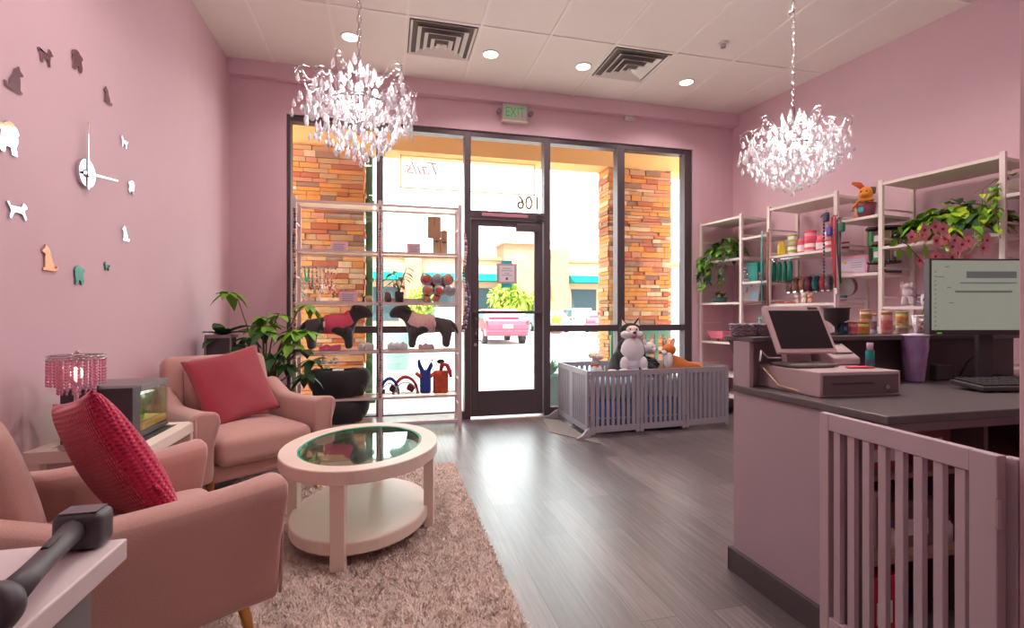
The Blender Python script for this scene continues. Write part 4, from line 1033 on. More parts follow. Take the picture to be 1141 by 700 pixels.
# things hanging down the posts
def strand(px, py0, py1, y, cols, lab, seed, r=.009, wob=.006, thick=1):
    p = hy(px,py0,y); q = hy(px,py1,y); L = p.z-q.z; t = thing('hanging_leash', lab, 'leash', tuple(p), 0, 'beaded leashes hung on the display posts'); R_ = random.Random(seed)
    m = MB(); n = int(L/(r*1.9)); pts = []
    for k in range(n):
        m.mi = R_.randrange(len(cols)); m.sph((wob*math.sin(k*.35),wob*math.cos(k*.22)*.5,-k*L/n),(r*R_.uniform(.7,1.15),r,r),6)
    m.build('beads', [mat('strand_%d_%d_%d'%c,c,.5) for c in cols], t)
    MB().tube([(0,.004,.02),(0,.014,.03),(0,.02,.02)],.003,5).build('hook', CHROME, t)
strand(328,232,438,4.90,[(90,62,72),(176,110,100),(200,160,150),(120,60,72)],'dark beaded leash hung down the left display post',1,.013)
strand(423.5,232,445,4.895,[(96,76,86),(190,90,90),(170,140,140),(150,110,110)],'beaded leash hung down the middle display post',2,.013)
strand(518,262,372,4.95,[(150,60,80),(200,130,150),(120,100,120),(225,215,220)],'pink and grey beaded leash looped on the right display post',3,.015,.014)
strand(521,318,368,4.97,[(90,80,120),(160,150,180),(60,60,80)],'blue grey beaded leash loop low on the right display post',4,.015,.018)

# ================================================================ DOG PEN
PG = mat('pen_grey_paint',(158,150,162),.45)
pen = thing('dog_pen','grey slatted wooden dog pen holding plush dogs by the window','dog pen',(0,0,0),0)
PH = .605
def pen_panel(ax, ay, bx, by, n, z0=.02):
    a = Vector((ax,ay,0)); b = Vector((bx,by,0)); L = (b-a).length; M = Matrix.Translation(a) @ Matrix.Rotation(math.atan2(by-ay,bx-ax),4,'Z')
    m = MB(); fw_ = .038
    m.box(0,fw_,-.011,.011,z0,PH,M).box(L-fw_,L,-.011,.011,z0,PH,M).box(fw_,L-fw_,-.010,.010,PH-.05,PH,M).box(fw_,L-fw_,-.010,.010,z0+.02,z0+.075,M)
    g_ = (L-2*fw_)/n
    for k in range(n): m.box(fw_+g_*k+g_*.24,fw_+g_*(k+1)-g_*.18,-.007,.007,z0+.075,PH-.05,M)
    o = m.build('panel', PG, pen)
    for z in (.1,PH-.08): MB().cyl(M@Vector((0,-.013,z)),M@Vector((0,-.013,z+.05)),.006,n=8).build('hinge', CHROME, o)
pA, pB = Vector((1.80,4.275,0)), Vector((3.335,4.385,0)); dP = (pB-pA)/3
for k in range(3): q0 = pA+dP*k+dP.normalized()*.003; q1 = pA+dP*(k+1)-dP.normalized()*.003; pen_panel(q0.x,q0.y,q1.x,q1.y,8)
l0, l1 = Vector((1.79,4.30,0)), Vector((1.815,5.19,0)); dL = (l1-l0)/2
for k in range(2): q0 = l0+dL*k+dL.normalized()*.003; q1 = l0+dL*(k+1)-dL.normalized()*.003; pen_panel(q0.x,q0.y,q1.x,q1.y,8)
r0, r1 = Vector((3.33,4.41,0)), Vector((2.98,5.19,0)); dR = (r1-r0)/2
for k in range(2): q0 = r0+dR*k+dR.normalized()*.003; q1 = r0+dR*(k+1)-dR.normalized()*.003; pen_panel(q0.x,q0.y,q1.x,q1.y,7)
b0, b1 = Vector((1.83,5.20,0)), Vector((2.97,5.20,0)); dB = (b1-b0)/2
for k in range(2): q0 = b0+dB*k+dB.normalized()*.003; q1 = b0+dB*(k+1)-dB.normalized()*.003; pen_panel(q0.x,q0.y,q1.x,q1.y,8)
for (x,y,a) in ((1.79,4.27,math.radians(205)),(1.80,5.17,math.radians(180))):
    M = Matrix.Translation((x,y,0)) @ Matrix.Rotation(a,4,'Z')
    MB().prism([(0,.0),(.17,.0),(.17,.02),(.10,.035),(.03,.085),(0,.09)],'y',-.012,.012,M).build('support_foot', PG, pen, bevel=.003)
# bedding inside
BLU = mat('blue_star_fleece',(52,92,180),.95,var=.55,vscale=24,bump=.4)
bd1 = thing('pet_mattress','thick blue patterned dog mattress on the floor of the pen','dog bed',(2.42,4.72,0))
MB().soft((0,0,.145),(1.02,.68,.28),.07,.02,n=12).build('cover', BLU, bd1)
MB().soft((0,0,.145),(1.03,.69,.02),.009,.0,n=8).build('piping', mat('pale_blue_piping',(120,190,220),.8), bd1)
bd2 = thing('pet_mattress','pale blue quilted dog mattress on the upper layer inside the pen','dog bed',(2.38,4.73,.30))
MB().soft((0,0,.11),(1.0,.64,.20),.06,.01,n=12).build('cover', mat('pale_blue_quilt',(150,178,200),.9,var=.1,vscale=20,bump=.3), bd2)
MB().soft((-.36,.1,.215),(.24,.3,.03),.012,.0,n=8).build('blanket_fold', BLU, bd2)
# plush dogs
HB = mat('husky_black_plush',(30,27,31),.95,bump=.6,bscale=120,sheen=.05); HW = mat('husky_white_plush',(214,204,212),.95,bump=.6,bscale=120,sheen=.4); HC = mat('cream_plush',(232,208,196),.95,bump=.5,bscale=120,sheen=.4)
CO = mat('corgi_orange_plush',(206,116,52),.95,bump=.6,bscale=120,sheen=.4); NOSE = mat('plush_nose',(26,22,26),.3); TONG = mat('tongue_pink',(226,100,120),.6)
def skinned(name, V, E_, Rd, m, parent, sub=2):
    me = bpy.data.meshes.new(name); me.from_pydata(V,E_,[]); o = bpy.data.objects.new(name, me); C.objects.link(o); o.parent = parent
    sk = o.modifiers.new('skin','SKIN'); bpy.context.view_layer.update()
    for i,v in enumerate(me.skin_vertices[0].data):
        r = Rd[i]; v.radius = r if hasattr(r,'__len__') else (r,r); v.use_root = (i == 0)
    sk.use_smooth_shade = True; s_ = o.modifiers.new('sub','SUBSURF'); s_.levels = sub; s_.render_levels = sub
    me.materials.append(m); return o
zs = .522
hk_ = thing('plush_dog','large sitting black and white husky plush with open mouth','plush toy',(2.40,4.68,zs-.003),math.radians(-10)); hk_.scale = (1.25,1.1,1.0)
# torso, haunches and front legs in one continuous body
skinned('body',[(0,.06,.10),(0,.04,.20),(0,.02,.29),(0,-.01,.36),(.10,.03,.08),(.15,-.08,.05),(.17,-.17,.035),(-.10,.03,.08),(-.15,-.08,.05),(-.17,-.17,.035),(.065,-.05,.25),(.075,-.10,.13),(.08,-.13,.035),(-.065,-.05,.25),(-.075,-.10,.13),(-.08,-.13,.035)],
        [(0,1),(1,2),(2,3),(0,4),(4,5),(5,6),(0,7),(7,8),(8,9),(2,10),(10,11),(11,12),(2,13),(13,14),(14,15)],
        [.125,.12,.10,.08,.075,.06,.04,.075,.06,.04,.05,.038,.036,.05,.038,.036],HB,hk_)
MB().sph((0,-.085,.235),(.098,.06,.15),16).sph((0,-.075,.12),(.09,.06,.11),14).build('chest', HW, hk_)
for s in (-1,1):
    MB().sph((s*.085,-.15,.036),(.05,.075,.038),12).sph((s*.078,-.125,.11),(.036,.036,.08),10).build('front_leg', HW, hk_)
    MB().sph((s*.185,-.18,.034),(.052,.075,.036),12).build('hind_paw', HC, hk_)
hd = MB().sph((0,-.02,.44),(.092,.085,.082),18).build('head', HB, hk_)
MB().sph((0,-.072,.448),(.058,.045,.05),14).build('face_mask', HC, hk_)
MB().sph((-.045,-.07,.405),(.05,.045,.042),12).sph((.045,-.07,.405),(.05,.045,.042),12).sph((0,-.105,.415),(.042,.045,.032),12).build('cheeks', HW, hk_)
MB().sph((0,-.152,.428),(.017,.013,.013),10).build('nose', NOSE, hk_)
for s in (-1,1):
    MB().sph((s*.026,-.115,.462),(.0075,.005,.009),8).build('eye', NOSE, hk_)
    e = MB().poly([(s*.085,0,.485),(s*.025,0,.51),(s*.072,.0,.575),(s*.085,-.03,.485),(s*.025,-.03,.51),(s*.072,-.014,.575)],[(0,1,2),(3,5,4),(0,3,4,1),(1,4,5,2),(2,5,3,0)],True).build('ear', HB, hk_, bevel=.006)
    MB().poly([(s*.075,-.034,.492),(s*.036,-.034,.508),(s*.069,-.02,.555)],[(0,1,2)]).build('inner_ear', HC, e)
MB().soft((0,-.128,.385),(.034,.03,.014),.006,.0,n=5,rot=(.5,0,0)).build('tongue', TONG, hk_)
MB().tube([(.06,.16,.06),(.16,.2,.05),(.24,.14,.06),(.25,.05,.09)],[.04,.05,.045,.02],10).build('tail', HB, hk_)
cg = thing('plush_dog','orange corgi plush lying down with its head turned away','plush toy',(2.93,4.62,zs-.012),math.radians(0))
skinned('body',[(0,0,.075),(.11,0,.06),(.20,.0,.055),(-.10,0,.11),(-.13,-.01,.20),(.20,-.07,.04),(.14,-.12,.03),(.2,.07,.04),(.14,.12,.03),(-.12,-.06,.06),(-.2,-.08,.03),(-.12,.06,.06),(-.2,.08,.03),(.26,0,.08),(.285,0,.09)],
        [(0,1),(1,2),(0,3),(3,4),(2,5),(5,6),(2,7),(7,8),(3,9),(9,10),(3,11),(11,12),(2,13),(13,14)],
        [.075,.07,.07,.085,.06,.04,.03,.04,.03,.04,.032,.04,.032,.035,.02],CO,cg)
MB().sph((-.13,-.02,.255),(.072,.07,.064),16).build('head', CO, cg)
MB().sph((-.185,-.035,.228),(.05,.03,.028),12).build('muzzle', HW, cg); MB().sph((-.235,-.04,.232),(.012,.011,.01),8).build('nose', NOSE, cg)
MB().sph((-.155,-.055,.15),(.045,.05,.09),12).build('chest', HW, cg)
for dx,rx in ((-.045,-.1),(.05,.35)):
    e = MB().sph((-.13+dx,-.005,.325),(.026,.016,.055),12,(0,rx,0)).build('ear', CO, cg); MB().sph((-.13+dx,-.019,.325),(.016,.006,.038),10,(0,rx,0)).build('inner_ear', HC, e)
MB().sph((-.17,-.065,.262),(.006,.006,.008),6).build('eye', NOSE, cg)
sm = thing('plush_dog','small white and black plush dog tucked between the husky and the corgi','plush toy',(2.70,4.86,zs-.004),math.radians(20))
skinned('body',[(0,0,.09),(0,-.01,.17),(.07,-.05,.05),(-.07,-.05,.05),(.05,-.1,.04),(-.05,-.1,.04)],[(0,1),(0,2),(0,3),(1,4),(1,5)],[.085,.06,.045,.045,.035,.035],HB,sm)
MB().sph((0,-.03,.25),(.075,.07,.065),14).build('head', HW, sm); MB().sph((0,-.095,.235),(.035,.03,.026),10).build('muzzle', HW, sm); MB().sph((0,-.125,.243),(.011,.009,.009),8).build('nose', NOSE, sm)
for s in (-1,1):
    MB().sph((s*.06,-.015,.315),(.022,.014,.035),8,(0,s*.3,0)).build('ear', HW if s<0 else HC, sm); MB().sph((s*.028,-.092,.265),(.007,.005,.008),6).build('eye', NOSE, sm)
lamb = thing('plush_dog','beige fluffy topped plush pup in the left corner of the pen','plush toy',(1.985,4.62,zs-.012),math.radians(25))
skinned('body',[(0,0,.065),(0,-.01,.12),(.05,-.05,.03),(-.05,-.05,.03)],[(0,1),(0,2),(0,3)],[.07,.05,.035,.035],HW,lamb)
MB().sph((0,-.02,.155),(.045,.045,.04),12).build('head', HW, lamb)
m = MB(); R_ = random.Random(3)
for k in range(26):
    a = R_.uniform(0,2*PI); r = R_.uniform(0,.062); m.sph((r*math.cos(a),-.01+r*math.sin(a),.20+R_.uniform(-.012,.022)*(1-r*8)),.026,8)
m.build('fluffy_hair', HC, lamb); MB().sph((0,-.068,.15),(.01,.008,.008),6).build('nose', NOSE, lamb)
MB().lathe([(.042,0),(.048,.006),(.042,.012),(.04,.006),(.042,0)],(0,-.015,.112),n=16).build('collar', mat('orange_cloth',(226,90,56),.8), lamb)
mt = thing('pen_mat','thin patterned grey mat on the floor at the pen corner','mat',(0,0,0))
MB().prism([(1.50,4.55),(1.80,4.02),(1.84,4.24),(1.775,4.24),(1.77,5.0),(1.62,5.2)],'z',.001,.006).build('mat', mat('taupe_doormat',(126,116,112),.95,var=.3,vscale=40,bump=.5), mt)
# ================================================================ RIGHT WALL RACKS
RHO = math.atan(.13)
RW = mat('rack_white_steel',(226,208,204),.45)
def fp(py_y):   # point of the rack front line at depth y
    return Vector((4.325-.13*py_y, py_y, 0))
RD = .40
def rack(yn, yf, levels, lab, zt=2.2):
    o = fp(yn); W = (yf-yn)/math.cos(RHO); t = thing('wall_rack', lab, 'shelf unit', tuple(o), RHO, 'white racks along the right wall')
    for y in (0,W):
        for x in (0,RD): MB().box(x-.014,x+.014,y-.016,y+.016,0,zt+.02).build('post', RW, t, bevel=.002)
    for z in levels+[zt]:
        MB().box(-.012,RD+.012,.017,W-.017,z-.024,z-.0).build('shelf_board', RW, t, bevel=.002)
    for y in (0,W):
        r = MB(); z = .3
        while z < zt-.1: r.box(.015,RD-.015,y-.006,y+.006,z,z+.014); z += .24
        tag(r.build('side_rung', RW, t), kind='stuff')
    return t
rack(4.67,5.27,[.22,.45,.815,1.262,1.745],'white rack in the far right corner holding the trailing vine and pink tub')
rack(3.613,4.315,[.3,.75,1.232,1.715],'middle white rack on the right wall with the pink and yellow canisters')
rack(2.466,3.238,[.3,.75,1.19,1.68],'nearest white rack on the right wall with the lime vine')
def link(yn, yf, z, lab):
    o = fp(yn); W = (yf-yn)/math.cos(RHO)
    tag(MB().box(-.012,RD,.020,W-.020,z-.024,z).build('linking_shelf', RW, loc=tuple(o), rz=RHO, bevel=.002), lab, 'shelf', 'linking shelves between the wall racks')
for z,w in ((1.95,'upper'),(1.475,'middle'),(1.02,'lowest')):
    link(4.315,4.67,z,w+' short shelf bridging the corner rack and the middle rack')
    link(3.238,3.613,z,w+' short shelf bridging the middle rack and the nearest rack')
link(2.0,2.466,1.93,'short white shelf running off the right edge from the nearest rack')
def rp(px, z, k=4.325+.17):      # a spot on a rack board, k sets how deep it stands
    v = hf(px,300,k); return Vector((v.x,v.y,z))
def canister(px, z, w, h, c1, c2, lab, kind='can', k=4.325+.12, grp='canisters on the middle rack'):
    p = rp(px,z,k); t = thing('treat_canister', lab, 'canister', tuple(p), RHO, grp); r = w/2
    A = mat('can_%d_%d_%d'%c1,c1,.4); B = mat('can_%d_%d_%d'%c2,c2,.4)
    if kind == 'can':
        MB().lathe([(0,.001),(r,.001),(r,h-.015),(0,h-.015)],n=20).build('body', A, t)
        MB().lathe([(0,h-.016),(r*1.04,h-.016),(r*1.04,h),(0,h)],n=20).build('lid', B, t)
        MB().lathe([(r*1.01,h*.25),(r*1.012,h*.5)],n=20).build('label_band', B, t)
        MB().lathe([(r*1.012,h*.55),(r*1.014,h*.8)],n=8,M=Matrix.Rotation(2.6,3,'Z')).build('print_panel', mat('can_print',(240,220,140),.5), t) if h > .12 else None
    else:
        MB().lathe([(0,.001),(r,.001),(r,h*.72),(r*.8,h*.8),(0,h*.8)],n=20).build('body', A, t)
        MB().lathe([(r*.7,h*.78),(r*.72,h*.92),(r*.4,h),(0,h)],n=20).build('lid', B, t)
        MB().lathe([(r*1.01,h*.15),(r*1.012,h*.55)],n=20).build('label_band', PAPER if c1[1]<150 else B, t)
    return t
zb = 1.716; d1_ = 5.1
YEL=(236,206,60); LIM=(170,200,70); PNK=(236,84,120); SAL=(240,130,150); CRM=(246,226,220); RSE=(224,60,90)
canister(871,zb,.075,.155,YEL,YEL,'yellow bottle with domed cap at the left end of the canisters','b')
canister(883,zb,.085,.10,CRM,LIM,'lower green lidded white can beside the yellow bottle')
canister(883,zb+.101,.085,.10,CRM,LIM,'upper green lidded white can beside the yellow bottle')
canister(893,zb,.07,.155,PNK,SAL,'pink bottle between the green and the pink cans','b')
canister(903,zb,.10,.105,CRM,PNK,'lower large pink lidded can in the double stack')
canister(903,zb+.106,.10,.105,SAL,PNK,'upper large pink lidded can in the double stack')
canister(914.5,zb,.078,.15,RSE,SAL,'raspberry bottle with pink cap right of the double stack','b')
canister(924,zb,.08,.10,CRM,PNK,'lower pale can partly behind the hanging leashes')
canister(924,zb+.101,.08,.09,CRM,SAL,'upper pale can partly behind the hanging leashes')
canister(942,1.716,.06,.085,CRM,(150,50,80),'small white pot with maroon lid right of the leashes',grp=None,k=4.325+.3)
MBs = MB().box(-.04,.04,-.10,.04,-.0,0)  # unused helper mesh
MBs.bm.free()
o_ = fp(3.4)
# four teal tubes hanging below the canister board on a rail
rl = thing('hanging_rail','thin rail under the canister shelf carrying four teal tubes','rail',tuple(rp(870,1.69,4.325+.05)),RHO)
MB().box(-.008,.008,-.22,.12,-.012,-.0).build('rail', CHROME, rl)
for k,px in enumerate((862.5,868.5,874.5,880.5)):
    p = rp(px,1.675,4.325+.05); t = thing('hanging_tube','dark teal tube in the row of four hanging under the canister shelf','tube',tuple(p),RHO,'teal tubes hanging in a row')
    MB().lathe([(0,-.215),(.021,-.215),(.022,-.06),(.012,-.02),(0,-.02)],n=14).build('tube', mat('deep_teal_tube',(16,124,104),.35), t)
    MB().cyl((0,0,-.022),(0,0,-.001),.007,n=8).build('hook', CHROME, t)
# ceramics and toys on the board below, collars hung behind them
zc = 1.233
def pup(px, z, h, m_, lab, grp=None, k=4.325+.1, rz=1.2):
    t = figurine(0,None,h,m_,lab,X=rp(px,z,k)); t.rotation_euler.z = RHO-rz
    if grp: t['group'] = grp
    return t
PLA = mat('plaid_cloth',(196,110,100),.8,var=.7,vscale=60); WPL = mat('white_peach_ceramic',(236,214,204),.4,var=.2,vscale=60)
def plate(px, z, lab):
    p = rp(px,z,4.325+.08); t = thing('small_dish', lab, 'dish', tuple(p)); MB().lathe([(0,.002),(.05,.002),(.06,.015),(.055,.017),(.046,.006),(0,.006)],n=24).build('dish', PLA, t)
    MB().sph((.0,0,.014),(.035,.03,.012),10).build('biscuits', mat('biscuit_brown',(170,110,90),.8), t)
plate(871,zc,'small dish of brown biscuits at the left end of the lower board'); plate(881,zc,'small dish of biscuits beside the white figurines')
pup(888,zc,.09,WPL,'small white and peach dog figurine on the lower board, leftmost of three')
pup(896,zc,.115,WPL,'middle white and peach dog figurine on the lower board')
pup(903,zc,.105,mat('peach_ceramic',(226,160,130),.4),'peach dog figurine right of the two white ones')
for k,(px,c,r) in enumerate(((880,(150,120,110),.075),(887,(180,130,110),.07),(895,(196,140,116),.065),(902,(130,60,90),.075),(910,(30,110,110),.075),(918,(196,60,80),.07),(924,(120,110,118),.07))):
    p = rp(px,1.43,4.325+.3); t = thing('dog_collar', ('fawn','tan','copper','plum','teal','red','grey')[k]+' dog collar coil in the row hung behind the figurines', 'collar', tuple(p), RHO, 'coiled dog collars')
    M = Euler((PI/2,0,.35)).to_matrix(); MB().lathe([(r-.008,-.02),(r,-.02),(r,.02),(r-.008,.02),(r-.008,-.02)],n=24,M=M).build('band', mat('collar_%d'%k,c,.6,var=.4,vscale=60), t)
    MB().cb((0,0,-r),(.045,.03,.02)).build('buckle', CHROME, t); MB().tube([(0,0,r),(.02,0,r+.015),(.085,0,r+.015)],.004,5).build('hook', CHROME, t)
gd = thing('hanging_bowl','round grey felt bowl hung facing out beside the leashes','bowl',tuple(rp(944.5,1.40,4.325+.28)),RHO)
MB().lathe([(0,.0),(.09,.0),(.098,.012),(.1,.05),(.09,.05),(.08,.02),(0,.02)],n=28,M=Euler((0,-PI/2-.3,0)).to_matrix()).build('bowl', mat('grey_felt',(138,120,122),.9), gd)
MB().tube([(0,0,.07),(.12,0,.1),(.17,0,.1)],.005,5).build('hook', CHROME, gd); MB().soft((-.03,.02,-.12),(.03,.06,.05),.01,0,n=4).build('tag', mat('dark_teal_tag',(40,84,84),.7), gd)
# rabbit plush in a maroon pot
rb = thing('plush_rabbit','orange rabbit plush in a maroon pot high between the wall racks','plush toy',tuple(rp(965,1.951,4.325+.12)),RHO-1.1)
MAR = mat('maroon_pot',(130,60,76),.6)
MB().lathe([(0,.001),(.055,.001),(.075,.13),(.06,.135),(0,.12)],n=20).build('pot', MAR, rb)
MB().soft((-.03,-.067,.07),(.04,.012,.045),.005,0,n=4).build('teal_badge', mat('aqua_badge',(50,160,180),.5), rb)
OR = mat('orange_plush',(232,140,50),.95,bump=.4,sheen=.3)
MB().sph((0,-.01,.215),(.055,.05,.06),14).sph((-.01,-.06,.20),(.028,.025,.022),10).build('head', OR, rb)
MB().sph((.0,-.0,.15),(.06,.05,.05),10).build('body', OR, rb)
MB().tube([(-.02,0,.26),(-.05,0,.30),(-.10,.0,.325)],[.018,.024,.012],8).build('ear', mat('rust_plush',(196,84,40),.9), rb)
MB().tube([(.03,0,.255),(.055,0,.25),(.06,-.02,.21)],[.016,.02,.01],8).build('ear', mat('brown_plush',(110,80,70),.9), rb)
for s in (-1,1): MB().sph((s*.02-.01,-.055,.23),.007,6).build('eye', NOSE, rb)
m = MB(); R_ = random.Random(12)
for k in range(20): m.leaf((R_.uniform(-.05,.05),R_.uniform(-.05,.02),.135),(R_.uniform(-1,1),R_.uniform(-1,.3),R_.uniform(0,.5)),.07,.028,.3)
m.build('scarf', mat('olive_grey_scarf',(110,110,84),.9), rb)
MB().tube([(-.05,-.04,.15),(-.085,-.05,.1),(-.09,-.055,.07)],[.014,.012,.014],8).build('arm', OR, rb)
MB().tube([(-.06,-.06,.08),(-.065,-.07,.02),(-.065,-.085,.012)],[.008,.008,.014],8).build('leg', OR, rb)
# pink framed certificate
ct = thing('framed_certificate','pink framed certificate with a yellow dot leaning on the middle linking shelf','frame',tuple(rp(950,1.476,4.325+.18)),RHO-PI/2+.0)
M = Matrix.Rotation(-.1,4,'X')
MB().box(-.125,.125,0,.012,.0,.175,M).build('frame', mat('pink_picture_frame',(236,150,172),.5), ct, bevel=.002)
MB().box(-.105,.105,-.002,-.0003,.02,.155,M).build('sheet', mat('lilac_sheet',(206,184,204),.7), ct)
m = MB(); 
for k in range(3): m.box(-.02,.08,-.0035,-.0021,.11-.02*k,.114-.02*k,M)
m.build('print', INK, ct); MB().box(-.085,-.06,-.0035,-.0021,.105,.13,M).build('yellow_dot', mat('amber_dot',(240,170,50),.6), ct, bevel=.004)
# two-tier black wire rack with packets
sr = thing('packet_spinner','black two tier spinner of green and brown packets behind the rack post','display rack',tuple(rp(985,1.476,4.325+.2)),.3)
MB().cyl((0,0,.001),(0,0,.40),.012,n=10).build('spindle', BLACK, sr)
for z,r in ((.001,.12),(.085,.12),(.375,.13)): MB().cyl((0,0,z),(0,0,z+.014),r,n=28).build('tier', BLACK, sr)
k = 0
for z in (.10,.235):
    for j in range(9):
        a = 2*PI*j/9+.2; c = ((60,170,90),(96,80,74),(140,120,90),(40,60,50))[(j+k)%4]; M = Matrix.Translation((.095*math.cos(a),.095*math.sin(a),z+.06)) @ Matrix.Rotation(a,4,'Z')
        MB().box(-.008,.008,-.028,.028,-.058,.058,M).build('packet', mat('packet_%d'%((j+k)%4),c,.5), sr, bevel=.004)
        tag(MB().box(.0081,.009,-.018,.018,-.03,.02,M).build('packet_label', PAPER, sr)) if j%2==0 else None
    k += 1
m = MB(); 
for j in range(20): a=2*PI*j/20; m.box(.118*math.cos(a)-.003,.118*math.cos(a)+.003,.118*math.sin(a)-.003,.118*math.sin(a)+.003,.09,.105)
tag(m.build('peg', CHROME, sr), kind='stuff')
# vines
def vine(name, lab, loc, n, spread, drop, mats, seed, L=.07, W=.055, potm=None, trails=6, zoff=.12, rz=0, yscale=1.0):
    t = thing(name, lab, 'plant', loc, rz); R_ = random.Random(seed)
    MB().lathe([(0,.001),(.055,.001),(.075,.11),(.08,.12),(.068,.12),(.062,.10),(0,.10)],n=20).build('pot', potm or CERA, t)
    fs_ = [MB() for _ in mats]
    for k in range(n):
        a = R_.uniform(0,2*PI); r = spread*math.sqrt(R_.random()); z = zoff+R_.uniform(0,.16)*(1.2-r/spread)+ (0 if r<spread*.6 else -R_.uniform(0,drop*.25))
        if r*math.cos(a)*.8 > .13: continue
        fs_[R_.randrange(len(mats))].leaf((r*math.cos(a)*.8,r*math.sin(a)*yscale,z),(math.cos(a)+R_.uniform(-.5,.5),math.sin(a)+R_.uniform(-.5,.5),R_.uniform(-.4,.5)),L*R_.uniform(.7,1.3),W*R_.uniform(.8,1.2),R_.uniform(.3,.9))
    s_ = MB()
    for k in range(trails):
        a = R_.uniform(PI*.7,PI*1.5); L2 = drop*R_.uniform(.4,1); x0,y0 = .1*math.cos(a)-.12,spread*yscale*R_.uniform(-.9,.9)
        pts = [(0,0,.1),(x0*.6,y0*.7,.13),(x0-.06,y0,.05)]+[(x0-.075+R_.uniform(-.01,.01),y0+R_.uniform(-.02,.02),.05-L2*q/4) for q in range(1,5)]
        s_.tube(pts,.0025,5)
        for q in range(int(L2/.035)):
            z = .05-.035*q; fs_[R_.randrange(len(mats))].leaf((x0-.07,y0,z),(R_.uniform(-1,.2),R_.uniform(-1,1),-.3),L*.8,W*.75,.5)
    s_.build('stem', STEM, t)
    for i,m_ in enumerate(mats):
        o = fs_[i].build('foliage', m_, t)
        if i: o['label'] = 'darker leaves' if m_ is LEAF2 else 'lime leaves'
    return t
vine('potted_plant','trailing green vine in a white pot on the far corner rack',tuple(rp(811,1.746,4.325+.16)),105,.19,.42,[LEAF2,LEAF1],31,.095,.075,trails=7,rz=RHO)
vine('potted_plant','large lime green vine spilling over the nearest wall rack',tuple(rp(1060,1.681,4.325+.15)),250,.24,.22,[LEAF3,LEAF1,LEAF2],32,.10,.085,trails=5,rz=RHO,yscale=1.3,zoff=.12)
vv = vine('potted_plant','small trailing vine at the far right behind the rack post',tuple(rp(1128,1.931,4.325+.2)),10,.08,.42,[LEAF1,LEAF3],33,.06,.05,trails=4,rz=RHO)
dg = thing('dish_garden','dark teal oval dish garden with small plants on the corner rack','plant',tuple(rp(802,1.263,4.325+.14)),RHO)
MB().lathe([(0,.001),(.075,.001),(.085,.06),(.078,.06),(.07,.04),(0,.04)],n=24).build('dish', mat('slate_teal_dish',(56,104,104),.5), dg)
m = MB(); R_ = random.Random(14)
for k in range(18): m.leaf((R_.uniform(-.03,.03),R_.uniform(-.05,.05),.05),(R_.uniform(-.8,.3),R_.uniform(-1,1),1),R_.uniform(.06,.16),.035,.2)
m.build('foliage', LEAF2, dg); MB().sph((-.03,-.02,.07),(.022,.022,.03),8).sph((-.02,.035,.065),(.02,.02,.022),8).build('stone', TANC, dg)
tb_ = thing('pink_tub','small pink bathtub shaped dish with gold feet on the corner rack','tub',tuple(rp(802,.816,4.325+.10)),RHO)
def tubv(w1,w2,z0,z1):
    return [(-w1*.6,-w1,z0),(w1*.6,-w1,z0),(w1*.6,w1,z0),(-w1*.6,w1,z0),(-w2*.6,-w2,z1),(w2*.6,-w2,z1),(w2*.6,w2,z1),(-w2*.6,w2,z1)]
MB().poly(tubv(.085,.125,.03,.115),[(0,1,2,3),(0,4,5,1),(1,5,6,2),(2,6,7,3),(3,7,4,0)]).poly(tubv(.078,.113,.036,.115),[(3,2,1,0),(1,5,4,0),(2,6,5,1),(3,7,6,2),(0,4,7,3)]).poly([tubv(.078,.125,.03,.115)[i] for i in (4,5,6,7)]+[tubv(.078,.113,.03,.115)[i] for i in (4,5,6,7)],[(0,1,5,4),(1,2,6,5),(2,3,7,6),(3,0,4,7)]).build('tub', PINK, tb_)
for a in (-1,1):
    for b in (-1,1): MB().cyl((a*.04,b*.07,.001),(a*.05,b*.075,.034),.008,.014,n=8).build('foot', BRASS, tb_)
# leaning photo board + teal box + little toys on the first bridge
pb = thing('photo_easel','pale folding photo easel leaning on the corner rack with a blue picture','frame',tuple(rp(836,1.263,4.325+.26)),RHO-PI/2)
M = Matrix.Rotation(-.25,4,'X'); pb.location.y -= .0
MB().box(-.17,.1,0,.01,.0,.33,M).build('board', mat('pale_photo_board',(196,176,184),.6), pb, bevel=.002)
MB().box(.0,.075,-.002,-.0003,.03,.12,M).build('picture', mat('sky_blue_print',(150,190,220),.5), pb)
m = MB()
for k in range(3): m.box(-.14+.05*k,-.115+.05*k,-.002,-.0003,.06+.06*k,.12+.06*k,M)
m.build('photo_strip', mat('grey_photo_print',(150,130,150),.6), pb)
tx = thing('teal_bucket','teal rectangular tub on the middle linking shelf by the corner rack','bucket',tuple(rp(842,1.476,4.325+.15)),RHO)
MB().poly([(-.04,-.06,.001),(.04,-.06,.001),(.04,.06,.001),(-.04,.06,.001),(-.05,-.07,.19),(.05,-.07,.19),(.05,.07,.19),(-.05,.07,.19)],[(0,3,2,1),(0,1,5,4),(1,2,6,5),(2,3,7,6),(3,0,4,7),(4,5,6,7)]).build('body', TEAL, tx)
MB().box(-.056,.056,-.076,.076,.19,.21).build('rim', mat('bright_teal_rim',(40,176,160),.4), tx, bevel=.004)
pup(848,1.476,.10,mat('pink_brown_figurine',(150,80,96),.5),'small maroon and pink figurine in front of the teal tub',k=4.325+.05)
gb = thing('glass_jar','clear glass jar with pale lid beside the teal tub','jar',tuple(rp(832,1.476,4.325+.2)),RHO)
MB().lathe([(0,.001),(.05,.001),(.052,.14),(.04,.155),(0,.155)],n=20).build('jar', mixmat('jar_glass',[('t',.6,(235,235,240),0),('g',.15,(255,255,255),.03),('d',.25,(200,190,196),0)]), gb); MB().cyl((0,0,.156),(0,0,.175),.045,n=20).build('lid', PAPER, gb)
